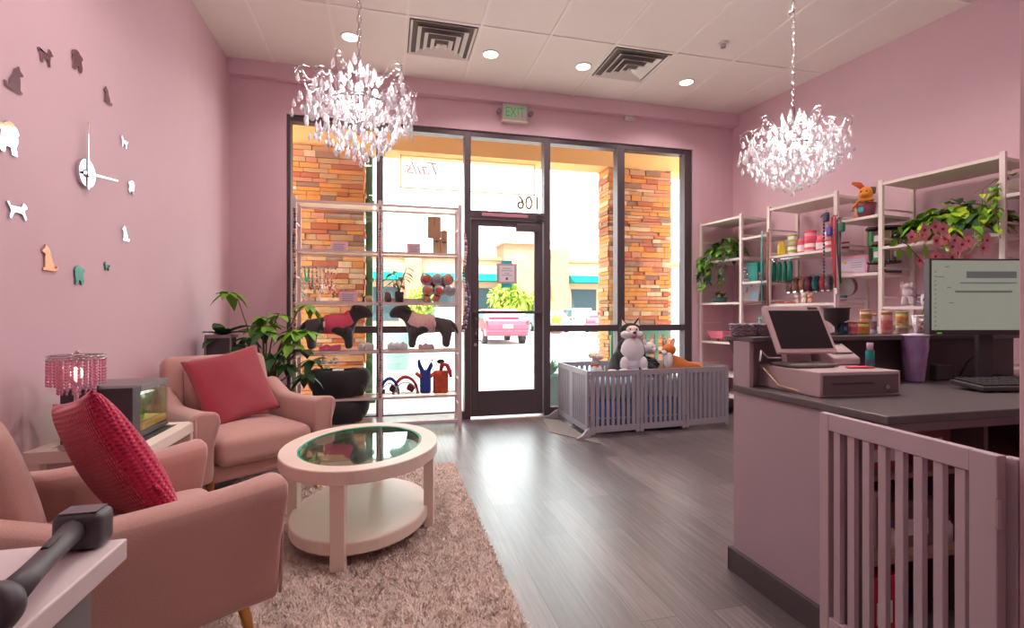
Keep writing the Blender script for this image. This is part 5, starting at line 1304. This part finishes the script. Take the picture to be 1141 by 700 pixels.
pup(847,1.021,.085,mat('mint_figurine',(130,200,180),.5),'small mint and white dog figurine on the lowest linking shelf',k=4.325+.1)
# dog figure, mug on nearest rack board
dgp = thing('glass_dog','frosted white glass dog standing on the nearest rack','figurine',tuple(rp(1013,1.191,4.325+.16)),RHO-1.3)
FRG = mat('frosted_white_glass',(214,196,206),.25,coat=.5)
skinned('body',[(0,.0,.10),(0,.05,.10),(0,-.04,.13),(0,-.05,.17),(.025,-.045,.05),(.025,-.045,.012),(-.025,-.045,.05),(-.025,-.045,.012),(.025,.06,.05),(.025,.06,.012),(-.025,.06,.05),(-.025,.06,.012),(0,-.085,.165),(0,.085,.13)],
        [(0,1),(0,2),(2,3),(2,4),(4,5),(2,6),(6,7),(1,8),(8,9),(1,10),(10,11),(3,12),(1,13)],[.035,.036,.036,.034,.018,.015,.018,.015,.018,.015,.018,.015,.018,.01],FRG,dgp)
for s in (-1,1): MB().sph((s*.032,-.05,.17),(.012,.018,.03),8).build('ear', FRG, dgp)
mg = thing('mug','white mug with round black mark on the nearest rack beside the monitor','mug',tuple(rp(1033,1.191,4.325+.12)),RHO)
MB().lathe([(0,.001),(.032,.001),(.04,.05),(.036,.095),(.032,.095),(.035,.05),(0,.006)],n=20).build('body', CERA, mg)
MB().lathe([(0,0),(.018,0),(.018,.002),(0,.002)],(-.039,-.012,.05),n=16,M=Euler((0,-PI/2,.25)).to_matrix()).build('mark', BLACK, mg); MB().tube([(0,.036,.075),(0,.065,.07),(0,.065,.035),(0,.038,.03)],.005,6).build('handle', CERA, mg)
bx3 = thing('small_box','small lilac box between the glass dog and the mug','box',tuple(rp(1026,1.191,4.325+.25)),RHO)
MB().box(-.03,.03,-.03,.03,.001,.10).build('box', mat('lilac_box',(170,150,190),.6), bx3, bevel=.003)
# leashes hanging on the middle rack's near post
lh = fp(3.58); 
def lead(dx, dy, z0, L, m_, lab, r=.007, chain=False):
    t = thing('hanging_leash', lab, 'leash', (lh.x-.05+dx,lh.y+dy,z0), RHO, 'leashes hung on the middle rack post'); m = MB()
    if chain:
        for k in range(int(L/.03)): m.sph((0,0,-.03*k-.01),(.009,.009,.014),6)
    else: m.tube([(.0,0,-.0),(-.004,.004,-L*.5),(0,0,-L)],r,6); m.tube([(.0,.03,-.0),(.002,.03,-L*.5),(0,0,-L)],r,6)
    m.build('strap', m_, t); MB().tube([(0,0,0),(0,.01,.02),(0,.03,0)],.005,6).tube([(.0,.01,.015),(.04,.01,.02)],.004,5).build('handle_loop', m_, t)
lead(0,.0,1.98,.62,mat('leash_red',(196,60,76),.7),'red leash hanging on the post of the middle rack',.010)
lead(-.03,.09,2.0,.60,mat('leash_dark_plum',(80,50,76),.6),'dark plum chain leash hanging left of the red leash',chain=True)
lead(.0,-.05,1.95,.55,mat('leash_charcoal',(70,62,70),.6),'charcoal leash hanging right of the red leash',.008)
for k,(c,cn,dx,dy,dz) in enumerate((((92,76,160),'purple',-.02,.03,1.86),((34,100,84),'dark green',.0,-.075,1.88),((50,40,70),'navy',-.02,.06,1.99))):
    t = thing('bag_dispenser', cn+' bag dispenser clipped among the hanging leashes', 'dispenser', (lh.x-.065+dx,lh.y+dy,dz), RHO, 'bag dispensers on the leashes')
    MB().soft((0,0,0),(.035,.05,.085),.014,0,n=6).build('case', mat('dispenser_'+cn.replace(' ','_'),c,.5), t); MB().tube([(0,0,.04),(.0,.01,.06),(.03,.01,.07)],.003,5).build('clip', CHROME, t)

for k,(c,cn,dy,L_) in enumerate((((150,96,84),'brown',-.035,.78),((90,170,170),'aqua',.05,.72))):
    t = thing('hanging_leash', cn+' flat leash hanging down the far post of the middle rack', 'leash', (fp(4.33).x-.03,4.33+dy,1.96), RHO, 'leashes hung on the middle rack post')
    MB().tube([(0,0,0),(-.003,.002,-L_/2),(0,0,-L_)],.012 if k==0 else .006,6).build('strap', mat('leash_'+cn,c,.7), t); MB().tube([(0,0,0),(.01,0,.03),(.035,0,.02)],.004,6).build('clip', CHROME, t)
# orchid standing on the ledge behind the monitor
oc = thing('orchid','pink orchid sprays rising from behind the monitor','plant',(2.62,1.955,1.0348)); R_ = random.Random(41)
MB().lathe([(0,.0),(.035,.0),(.045,.09),(.04,.09),(.036,.075),(0,.075)],n=20).build('pot', CERA, oc)
s_ = MB(); lf = MB()
def oz(px,py): v = hy(px,py,1.955); return Vector((v.x-2.62,0,v.z-1.0348))
sp = [[(1062,300),(1050,268),(1030,256),(1018,258)],[(1064,300),(1068,280),(1060,272),(1045,275)],[(1066,300),(1078,284),(1090,270),(1100,268)],[(1062,302),(1045,292),(1032,290)]]
for ch in sp:
    pts = [Vector((0,0,.08))]+[oz(*q)+Vector((0,R_.uniform(-.04,.02),0)) for q in ch]; s_.tube(pts,.0028,5)
bl = [(1020,258),(1032,254),(1027,262),(1045,268),(1056,266),(1052,276),(1066,278),(1060,287),(1076,272),(1084,268),(1088,277),(1098,268),(1028,290),(1036,294),(1042,286),(1050,292),(1072,290),(1040,257),(1016,264),(1064,268)]
for (px,py) in bl:
    c = oz(px,py)+Vector((0,R_.uniform(-.05,.03),0)); t0 = R_.uniform(0,1)
    fl = MB()
    for k in range(5):
        a = 2*PI*k/5+t0; fl.leaf(c,(math.cos(a),-.25,math.sin(a)),.042,.036,.08,up=Vector((0,-1,0)))
    fo = fl.build('flower', mat('dusty_pink_petal',(242,164,176),.6,var=.2,vscale=30), oc); MB().sph(c+Vector((0,-.008,0)),.007,6).build('flower_centre', mat('deep_rose',(180,70,90),.6), fo)
for (px,py,dx,dz) in ((1000,268,-1,-.4),(1006,262,-.7,.5),(1012,272,-.2,-1),(1003,276,-.6,-1),(1030,272,-.2,-.9),(1060,298,.6,.2),(1082,296,1,.1)):
    lf.leaf(oz(px,py),(dx,-.2,dz),.075,.036,.1,up=Vector((0,-1,.2)))
s_.tube([Vector((0,0,.08)),oz(1035,300),oz(1010,272),oz(1000,266)],.0025,5)
s_.build('stem', STEM, oc); lf.build('leaf', LEAF1, oc)

# ================================================================ COUNTER
CP = mat('counter_pink_laminate',(176,154,164),.55); CD = mat('counter_dark_top',(100,90,92),.3,var=.1,vscale=30); CW = mat('counter_inner_taupe',(120,98,98),.6); CK = mat('kick_board_grey',(84,74,78),.5)
ZC = .82; ct_ = thing('reception_counter','pink panelled reception counter with dark worktop and raised ledge','counter',(0,0,0))
cx0, cx1, cy0, cy1 = 1.485, 3.10, 1.25, 1.915
MB().box(cx0,cx0+.02,1.36,cy1,.0,ZC-.03).build('side_panel', CP, ct_, bevel=.002)
MB().box(cx0+.02,cx1,cy1-.02,cy1,.0,ZC-.03).build('front_panel', CP, ct_)
MB().box(cx0-.02,cx0-.0005,1.36,cy1+.012,.0,.10).box(cx0-.02,cx1,cy1,cy1+.014,0,.10).build('kick_board', CK, ct_, bevel=.002)
MB().box(cx0-.012,cx1,1.20,cy1-.01,ZC-.028,ZC).build('worktop', CD, ct_, bevel=.004)
MB().box(cx0+.03,cx1,1.26,1.275,ZC-.07,ZC-.029).build('top_rail', CP, ct_)
MB().box(cx0,cx0+.45,cy1-.05,cy1,ZC,1.012).box(cx0,cx0+.02,cy1-.10,cy1-.05,ZC,1.012).build('riser_end', CP, ct_)
MB().box(cx0+.45,cx1,cy1-.05,cy1,ZC,1.012).build('riser', mat('riser_dark_taupe',(92,80,84),.5), ct_)
MB().box(cx0+.001,cx1,cy1-.12,cy1+.07,1.012,1.034).build('ledge', CD, ct_, bevel=.004)
MB().prism([(cy1,.90),(cy1,1.011),(cy1+.06,1.011)],'x',cx0+.02,cx0+.035).build('ledge_bracket', CK, ct_)
MB().box(cx0+.02,cx1,cy1-.06,cy1-.021,.0,ZC-.03).build('back_board', CW, ct_)
for x in (cx0+.02,2.02,2.56,3.08): MB().box(x,x+.018,1.30,cy1-.061,.03,ZC-.03).build('divider', CW, ct_)
for z in (.30,.58):
    for a,b in ((cx0+.038,2.02),(2.038,2.56),(2.578,3.08)): MB().box(a,b,1.31,cy1-.061,z,z+.018).build('shelf_board', mat('counter_shelf_wood',(150,112,104),.6), ct_)
for a,b in ((cx0+.038,3.08),): MB().box(a,b,1.31,cy1-.061,.03,.045).build('base_board', CK, ct_)
# things on the hidden shelves
def sbox(x, y, z, w, d, h, c, cn, lab, name='storage_box', cat='box', tape=None, grp=None):
    t = thing(name, lab, cat, (x,y,z+.0005), random.Random(x*77+z).uniform(-.1,.1), grp)
    MB().box(-w/2,w/2,-d/2,d/2,0,h*.88).build('body', mat(cn,c,.7), t, bevel=.003); MB().box(-w/2-.003,w/2+.003,-d/2-.003,d/2+.003,h*.88,h).build('lid', mat(tape or cn,c,.7), t, bevel=.002)
    MB().box(-w*.25,w*.25,-d/2-.0015,-d/2-.0002,h*.25,h*.6).build('label_patch', PAPER, t)
sbox(1.64,1.45,.598,.22,.2,.12,(170,84,96),'dusty_red_box','dusty red box on the upper counter shelf behind the gate')
sbox(1.88,1.46,.598,.18,.18,.15,(150,90,92),'brick_pink_box','brick pink box on the upper counter shelf beside the dusty red one')
sbox(2.15,1.50,.598,.16,.16,.13,(96,80,84),'dark_printed_box','dark box with white print in the right compartment under the worktop')
sbox(1.60,1.48,.318,.10,.2,.20,(196,170,176),'pale_folder_box','pale upright folder box on the middle counter shelf','folder_box')
sbox(1.80,1.46,.318,.2,.2,.16,(120,96,92),'brown_storage_box','brown storage box on the middle counter shelf')
sbox(2.18,1.48,.318,.22,.2,.17,(150,132,136),'mauve_storage_box','mauve grey box with yellow strip in the right compartment')
sbox(1.60,1.42,.0455,.14,.2,.21,(190,44,56),'bright_red_box','bright red box standing low behind the gate')
for x,z,c,cn in ((1.72,.318,(90,100,170),'blue'),(1.98,.318,(80,70,74),'black')):
    t = thing('glue_bottle', cn+' capped little bottle on the middle counter shelf', 'bottle', (x-.03,1.37,z+.0005)); MB().lathe([(0,.0),(.016,.0),(.016,.06),(.006,.075),(0,.075)],n=12).build('body', PAPER, t); MB().cyl((0,0,.074),(0,0,.095),.009,n=10).build('cap', mat('cap_'+cn,c,.5), t)

# ---- cash drawer, terminal, printer
cdm = mat('till_mauve_plastic',(190,166,170),.45); dk2 = mat('till_front_plum',(112,92,98),.5)
cd = thing('cash_drawer','pale pink cash drawer with plum front on the dark worktop','cash drawer',(1.735,1.70,ZC+.001),math.radians(-3))
MB().box(-.178,.178,-.19,.15,.0,.094).build('case', cdm, cd, bevel=.004)
MB().box(-.165,.165,-.194,-.1905,.010,.083).build('drawer_front', dk2, cd, bevel=.0015)
MB().box(-.13,.05,-.1955,-.1945,.048,.053).build('slot', BLACK, cd); MB().cyl((.11,-.194,.035),(.11,-.199,.035),.010,n=14).build('key_lock', CHROME, cd)
zt_ = ZC+.096
pt = thing('payment_terminal','tilted point of sale touchscreen with blush frame on the cash drawer','touchscreen',(1.665,1.735,zt_),math.radians(-4))
MB().soft((.0,-.02,.008),(.20,.15,.014),.006,0,n=6).build('base', mat('till_base_grey',(120,106,112),.4), pt)
MB().box(-.06,.06,.0,.03,.012,.09,Matrix.Rotation(-.2,4,'X')).build('stand_neck', cdm, pt, bevel=.006)
M = Matrix.Translation((0,-.045,.055)) @ Matrix.Rotation(math.radians(-27),4,'X')
MB().box(-.135,.135,-.006,.012,0,.215,M).build('screen_housing', mat('terminal_blush_frame',(206,176,178),.4), pt, bevel=.004)
MB().box(-.120,.120,-.0078,-.0065,.018,.192,M).build('screen', mat('dark_screen_glass',(46,38,44),.15), pt)
MB().box(.07,.115,-.0085,-.0066,.199,.208,M).build('card_slot', BLACK, pt)
MB().tube([(-.06,.03,.03),(-.11,.05,.03),(-.15,.04,.06),(-.17,.02,.02)],.004,6).build('cable', PAPER, pt)
pr = thing('receipt_printer','pale wedge shaped receipt printer behind the touchscreen','printer',(1.872,1.775,zt_),math.radians(-5))
MB().prism([(-.075,0),(.07,0),(.07,.085),(.02,.085),(-.075,.03)],'x',-.06,.07).build('body', cdm, pr, bevel=.008,seg=3)
MB().box(-.04,.05,.012,.02,.0852,.0862).build('paper_slot', BLACK, pr); MB().box(-.045,.055,-.05,-.02,.048,.052,Matrix.Rotation(.0,4,'X')).build('lid_line', dk2, pr)
cbl = tag(MB().tube([(1.555,1.84,zt_-.01),(1.545,1.80,.90),(1.545,1.72,.84),(1.552,1.64,.832),(1.56,1.60,.826)],.004,6).build('charging_cable', mat('cream_cable',(226,190,160),.5)),'cream cable curving down beside the cash drawer','cable')
sb_ = thing('spray_bottle','small teal spray bottle with clear cap on the cash drawer','bottle',(1.872,1.60,zt_))
MB().lathe([(0,.0),(.014,.0),(.0155,.004),(.0155,.066),(.008,.074),(0,.074)],n=16).build('body', mat('teal_bottle_glass',(20,130,124),.2), sb_); MB().lathe([(0,.072),(.0115,.072),(.0115,.10),(0,.10)],n=14).build('cap', mat('clear_cap',(196,170,184),.2), sb_)
MB().lathe([(.0157,.014),(.0158,.034)],n=16).build('label_band', mat('slate_band',(60,84,110),.5), sb_)
pk = tag(MB().soft((0,0,.004),(.10,.035,.007),.003,0,n=5).build('pink_card_holder', mat('hot_pink_plastic',(232,80,110),.5), loc=(1.82,1.60,zt_), rz=-.1),'flat hot pink strip lying on the cash drawer','card holder')
# ---- tumbler, monitor, keyboard
tu = thing('tumbler','lilac iridescent tumbler with lid and straw on the worktop','tumbler',(2.35,1.79,ZC+.001))
TUM = mat('iridescent_lilac',(170,140,196),.15,coat=.8,var=.5,vscale=18)
MB().lathe([(0,.0),(.036,.0),(.038,.01),(.054,.20),(.055,.205),(.050,.205),(.034,.012),(0,.012)],n=32).build('cup', TUM, tu)
MB().lathe([(0,.206),(.056,.206),(.056,.216),(.0,.222)],n=32).build('lid', mat('clear_lilac_lid',(206,186,214),.15), tu); MB().cyl((.008,0,.22),(.018,0,.30),.006,n=10).build('straw', mat('clear_straw',(220,206,220),.15), tu)
MB().lathe([(.0395,.02),(.0525,.17)],n=6,M=Matrix.Rotation(-1.9,3,'Z')).build('pink_sheen_panel', mat('rose_glitter',(190,110,130),.4,var=.5,vscale=60), tu)
rm = thing('red_ribbon_roll','small red and white roll beside the tumbler','ribbon',(2.45,1.83,ZC+.001))
MB().lathe([(.022,-.012),(.048,-.012),(.048,.012),(.022,.012),(.022,-.012)],(0,0,.16),n=24,M=Euler((PI/2,0,.3)).to_matrix()).build('roll', mat('red_white_ribbon',(206,60,80),.5,var=.8,vscale=60), rm); MB().box(-.03,.03,-.02,.02,0,.115).build('holder', BLACK, rm, bevel=.004)
mo = thing('computer_monitor','slightly curved computer monitor showing a pale page at the right edge','monitor',(2.70,1.70,ZC+.001),-YAW)
def curved(y0, y1, z0, z1, w, m_, nm, ins=0):
    vs = []; n = 12
    for i in range(n+1):
        u = (2*i/n-1); x = u*w/2; c = -.018*u*u
        vs += [(x,y0+c,z0),(x,y1+c,z0),(x,y1+c,z1),(x,y0+c,z1)]
    fs = [(i*4+k,(i+1)*4+k,(i+1)*4+(k+1)%4,i*4+(k+1)%4) for i in range(n) for k in range(4)]+[(0,3,2,1),(n*4,n*4+1,n*4+2,n*4+3)]
    return MB().poly(vs, fs).build(nm, m_, mo)
MB_W, mz0, mz1 = .62, .215, .563
curved(0,.03,mz0,mz1,MB_W,DARKP,'housing')
SCR = mat('monitor_screen_pale_sage',(150,156,146),.4,emis=(176,184,168),estr=.36)
curved(-.0025,-.0005,mz0+.022,mz1-.008,MB_W-.02,SCR,'screen')
TXT = mat('screen_grey_text',(112,112,112),.5,emis=(112,112,112),estr=.35)
def seg_(x0,x1,z0,z1):
    u = ((x0+x1)/2)/(MB_W/2); MB().box(x0,x1,-.005-.018*u*u-.001,-.0035-.018*u*u,z0,z1).build('screen_text', TXT, mo)
for k in range(14): seg_(-.286,-.281,.50-.0205*k,.505-.0205*k)
seg_(-.28,-.24,.478,.481); 
for (x0,z0) in ((-.235,.525),(-.225,.43),(-.215,.36)): seg_(x0,x0+.02,z0,z0+.003)
for (x0,x1,z0,z1) in ((-.13,.0,.475,.505),(-.0,.1,.475,.505),(-.16,-.06,.45,.455),(-.06,.1,.45,.455),(-.19,-.08,.408,.417),(-.08,.08,.408,.417)): seg_(x0,x1,z0,z1)
MB().box(-.275,-.255,-.02,-.018,mz0+.005,mz0+.011).build('power_light', mat('green_led',(60,140,30),.4,emis=(80,200,40),estr=.6), mo)
MB().box(-.035,.035,.035,.06,.0,.36).build('stand_neck', DARKP, mo, bevel=.004); MB().box(-.03,.03,.02,.055,.33,.43).build('mount', DARKP, mo); MB().prism([(-.12,-.09),(.12,-.09),(.12,.10),(-.12,.10)],'z',.0,.012).build('stand_base', DARKP, mo, bevel=.004)
tag(MB().tube([(2.76,1.78,1.03),(2.77,1.80,.95),(2.72,1.82,.90),(2.70,1.84,.83)],.004,6).build('monitor_cable', BLACK),'thin black cable hanging behind the monitor','cable')
kb = thing('keyboard','dark computer keyboard with orange lit keys below the monitor','keyboard',(2.50,1.50,ZC+.009),-.14)
M = Matrix.Rotation(.10,4,'X'); MB().box(-.225,.225,-.07,.07,.004,.022,M).build('body', DARKP, kb, bevel=.004)
K_ = mat('key_black',(56,48,52),.5)
for r_ in range(5):
    for c_ in range(15):
        x = -.21+.029*c_; y = -.058+.0255*r_; MB().box(x,x+.023,y,y+.020,.0225,.029,M).build('key', K_, kb)
MB().box(-.08,.04,.062,.068,.0222,.026,M).build('key_backlight', mat('amber_backlight',(230,120,50),.5,emis=(240,120,40),estr=1.0), kb)
tag(MB().box(-.05,.05,-.03,.03,0,.075).build('card_reader_box', BLACK, loc=(2.52,1.83-.02,ZC+.001), bevel=.006),'small black box standing between the ribbon roll and the monitor','box')
# ---- ledge goods
ZL = 1.035
def lp_(px, y=cy1-.03): v = hy(px,300,y); return Vector((v.x,y,ZL))
for k,(px,lab) in enumerate(((828,'grey woven basket at the left end of the counter ledge'),(849,'grey woven basket second along the counter ledge'))):
    t = thing('woven_basket', lab, 'basket', tuple(lp_(px,cy1-.02)), .1*k, 'grey woven baskets on the ledge'); m = MB(); WG = mat('woven_grey_rope',(150,132,146),.85,var=.5,vscale=70,bump=.6)
    for j in range(5):
        rz_ = .040+.002*j
        pts = [( (rz_+.0025*math.sin(q*10+j*PI))*1.15*math.cos(q), (rz_+.0025*math.sin(q*10+j*PI))*math.sin(q), .006+.0105*j+.002*math.cos(q*10)) for q in [2*PI*i/60 for i in range(61)]]
        m.tube(pts,.0058,6)
    m.build('rope_wall', WG, t); MB().cyl((0,0,.0),(0,0,.006),.038,n=20).build('base', WG, t); MB().sph((0,0,.035),(.038,.034,.016),10).build('contents', mat('mauve_cloth_roll',(170,146,160),.8,var=.4,vscale=60), t)
def jar(px, h, w, c1, c2, lab, z=ZL, y=cy1-.03, lid=None):
    p = lp_(px,y); t = thing('treat_jar', lab, 'jar', (p.x,y,z+.0004), 0, 'jars on the counter ledge'); r = w/2
    MB().lathe([(0,.0),(r*.95,.0),(r,.004),(r,h*.82),(r*.92,h*.85),(0,h*.85)],n=22).build('body', mat('jar_%d_%d_%d'%c1,c1,.35,var=.5,vscale=70), t)
    MB().lathe([(0,h*.85),(r*1.0,h*.85),(r*1.0,h),(0,h)],n=22).build('lid', lid or mat('jar_lid_wood',(206,150,116),.5), t)
    MB().lathe([(r*1.003,h*.2),(r*1.004,h*.6)],n=22).build('label_band', mat('jar_%d_%d_%d'%c2,c2,.5,var=.5,vscale=50), t)
    return t
PKJ=(226,150,150); GRJ=(200,190,90); CRJ=(226,190,160)
t = thing('navy_box','small navy box standing on the ledge left of the jars','box',tuple(lp_(938))); MB().box(-.018,.018,-.018,.018,.0,.057).build('box', mat('navy_card',(36,60,100),.5), t, bevel=.002); MB().box(-.008,.008,-.0195,-.0182,.02,.038).build('print', mat('pale_blue_print',(110,140,180),.5), t)
jar(949,.062,.052,PKJ,(226,110,130),'pink jar right of the navy box on the ledge')
jar(962,.060,.052,GRJ,(226,140,80),'green and orange jar at the foot of the jar stack')
jar(965,.055,.050,CRJ,(190,140,90),'cream jar stacked on the green and orange jar',z=ZL+.0615)
jar(973,.10,.030,(196,206,226),(150,120,150),'thin pale bottle like jar left of the rack post',y=cy1+.03)
jar(988,.11,.046,(214,160,150),(206,110,120),'tall peach jar right of the rack post')
jar(1005,.05,.05,(180,170,110),(150,120,130),'lower jar of the pair under the glass dog')
jar(1005,.056,.05,(190,196,110),(220,140,80),'upper green jar of the pair under the glass dog',z=ZL+.051)
jr = thing('sweet_jar','clear jar of pink and white sweets beside the monitor','jar',tuple(lp_(1031)))
MB().lathe([(0,.0),(.042,.0),(.044,.004),(.044,.075),(.04,.078),(0,.078)],n=28).build('glass', mixmat('sweet_jar_glass',[('t',.75,(245,240,240),0),('g',.25,(255,255,255),.02)]), jr)
m = MB(); R_ = random.Random(17); m2_ = MB()
for k in range(110):
    a = R_.uniform(0,2*PI); r = .034*math.sqrt(R_.random()); (m if k%2 else m2_).sph((r*math.cos(a),r*math.sin(a),.008+.05*R_.random()),.0065,6)
tag(m.build('sweets', mat('pink_sweet',(226,110,110),.4), jr), kind='stuff'); tag(m2_.build('sweets', mat('white_sweet',(236,210,196),.4), jr), kind='stuff')
MB().lathe([(0,.078),(.043,.078),(.045,.084),(.045,.09),(0,.094)],n=28).build('lid', mat('glass_lid',(220,206,212),.1), jr)
# leash stand: black funnel base
fb = thing('funnel_planter','black funnel shaped holder standing on the ledge behind the touchscreen','holder',tuple(lp_(932,cy1-.02)))
MB().lathe([(0,.0),(.03,.0),(.03,.006),(.008,.012),(.008,.035),(.026,.055),(.05,.07),(.052,.118),(.058,.122),(.056,.126),(.046,.122),(.044,.075),(0,.06)],n=28).build('holder', BLACK, fb)
MB().cyl((.0,0,.06),(-.002,0,.19),.004).cyl((.018,.01,.06),(.02,.01,.175),.0035).build('pen', mat('pale_pink_pen',(226,190,196),.5), fb)

# ================================================================ STAFF GATE
GM = mat('gate_mauve_white',(186,164,172),.5)
gt = thing('staff_gate','tall slatted mauve white staff gate in the right foreground','gate',(0,0,0))
ga, gb_ = Vector((1.443,1.405,0)), Vector((1.405,.868,0)); L = (gb_-ga).length; M = Matrix.Translation(ga) @ Matrix.Rotation(math.atan2(gb_.y-ga.y,gb_.x-ga.x),4,'Z')
gz0, gz1 = .06, .797
MB().box(0,.038,-.014,.014,gz0,gz1,M).build('stile', GM, gt, bevel=.003); MB().box(L-.062,L,-.014,.014,gz0,gz1,M).build('stile', GM, gt, bevel=.003)
MB().box(.038,L-.062,-.013,.013,gz1-.055,gz1,M).build('rail', GM, gt, bevel=.002); MB().box(.038,L-.062,-.013,.013,gz0,gz0+.06,M).build('rail', GM, gt, bevel=.002)
n = 8; st_ = (L-.10)/n
for k in range(n): MB().box(.038+st_*k+st_*.30,.038+st_*k+st_*.30+.026,-.009,.009,gz0+.06,gz1-.055,M).build('slat', GM, gt, bevel=.002)
MB().box(L+.001,L+.006,-.02,-.010,gz1-.17,gz1-.10,M).build('hinge', CHROME, gt)
tag(MB().box(1.43-.0,1.455,.852,.886,0,.79).build('gate_post', GM, bevel=.003),'slim mauve white post beside the staff gate hinge at the wall end','post')
tag(MB().box(1.455,1.478,1.375,1.40,.0,.79).build('gate_post', GM, bevel=.003),'slim post between the staff gate and the counter side','post')
# ================================================================ LIGHT, WORLD, CAMERA
w = bpy.data.worlds.new('World'); bpy.context.scene.world = w; w.use_nodes = True
bg = w.node_tree.nodes['Background']; bg.inputs['Color'].default_value = (.93,.97,1,1); bg.inputs['Strength'].default_value = SKY_S
sl = bpy.data.lights.new('sun','SUN'); sl.energy = SUN_S; sl.angle = .01; sl.color = (1,.96,.9)
so = bpy.data.objects.new('sun', sl); C.objects.link(so)
so.rotation_euler = Vector((-.35,-.75,1.25)).normalized().to_track_quat('Z','Y').to_euler()
cam = bpy.data.cameras.new('camera'); cam.sensor_width = 36; cam.lens = F_PX/1141*36; cam.clip_start = .02; cam.clip_end = 400
co = bpy.data.objects.new('camera', cam); C.objects.link(co); co.location = (0,0,EYE); co.rotation_euler = (PI/2,0,-YAW)
sc = bpy.context.scene; sc.camera = co
sc.view_settings.view_transform = 'Standard'; sc.view_settings.look = 'None'; sc.view_settings.gamma = 1; sc.view_settings.use_curve_mapping = False
sc.view_settings.exposure = EXPO
sc.cycles.max_bounces = 8; sc.cycles.diffuse_bounces = 5; sc.cycles.glossy_bounces = 4; sc.cycles.transparent_max_bounces = 32; sc.cycles.transmission_bounces = 6
sc.cycles.sample_clamp_indirect = 6; sc.cycles.use_denoising = True; sc.cycles.caustics_reflective = False; sc.cycles.caustics_refractive = False
try: sc.cycles.denoiser = 'OPENIMAGEDENOISE'
except Exception: pass
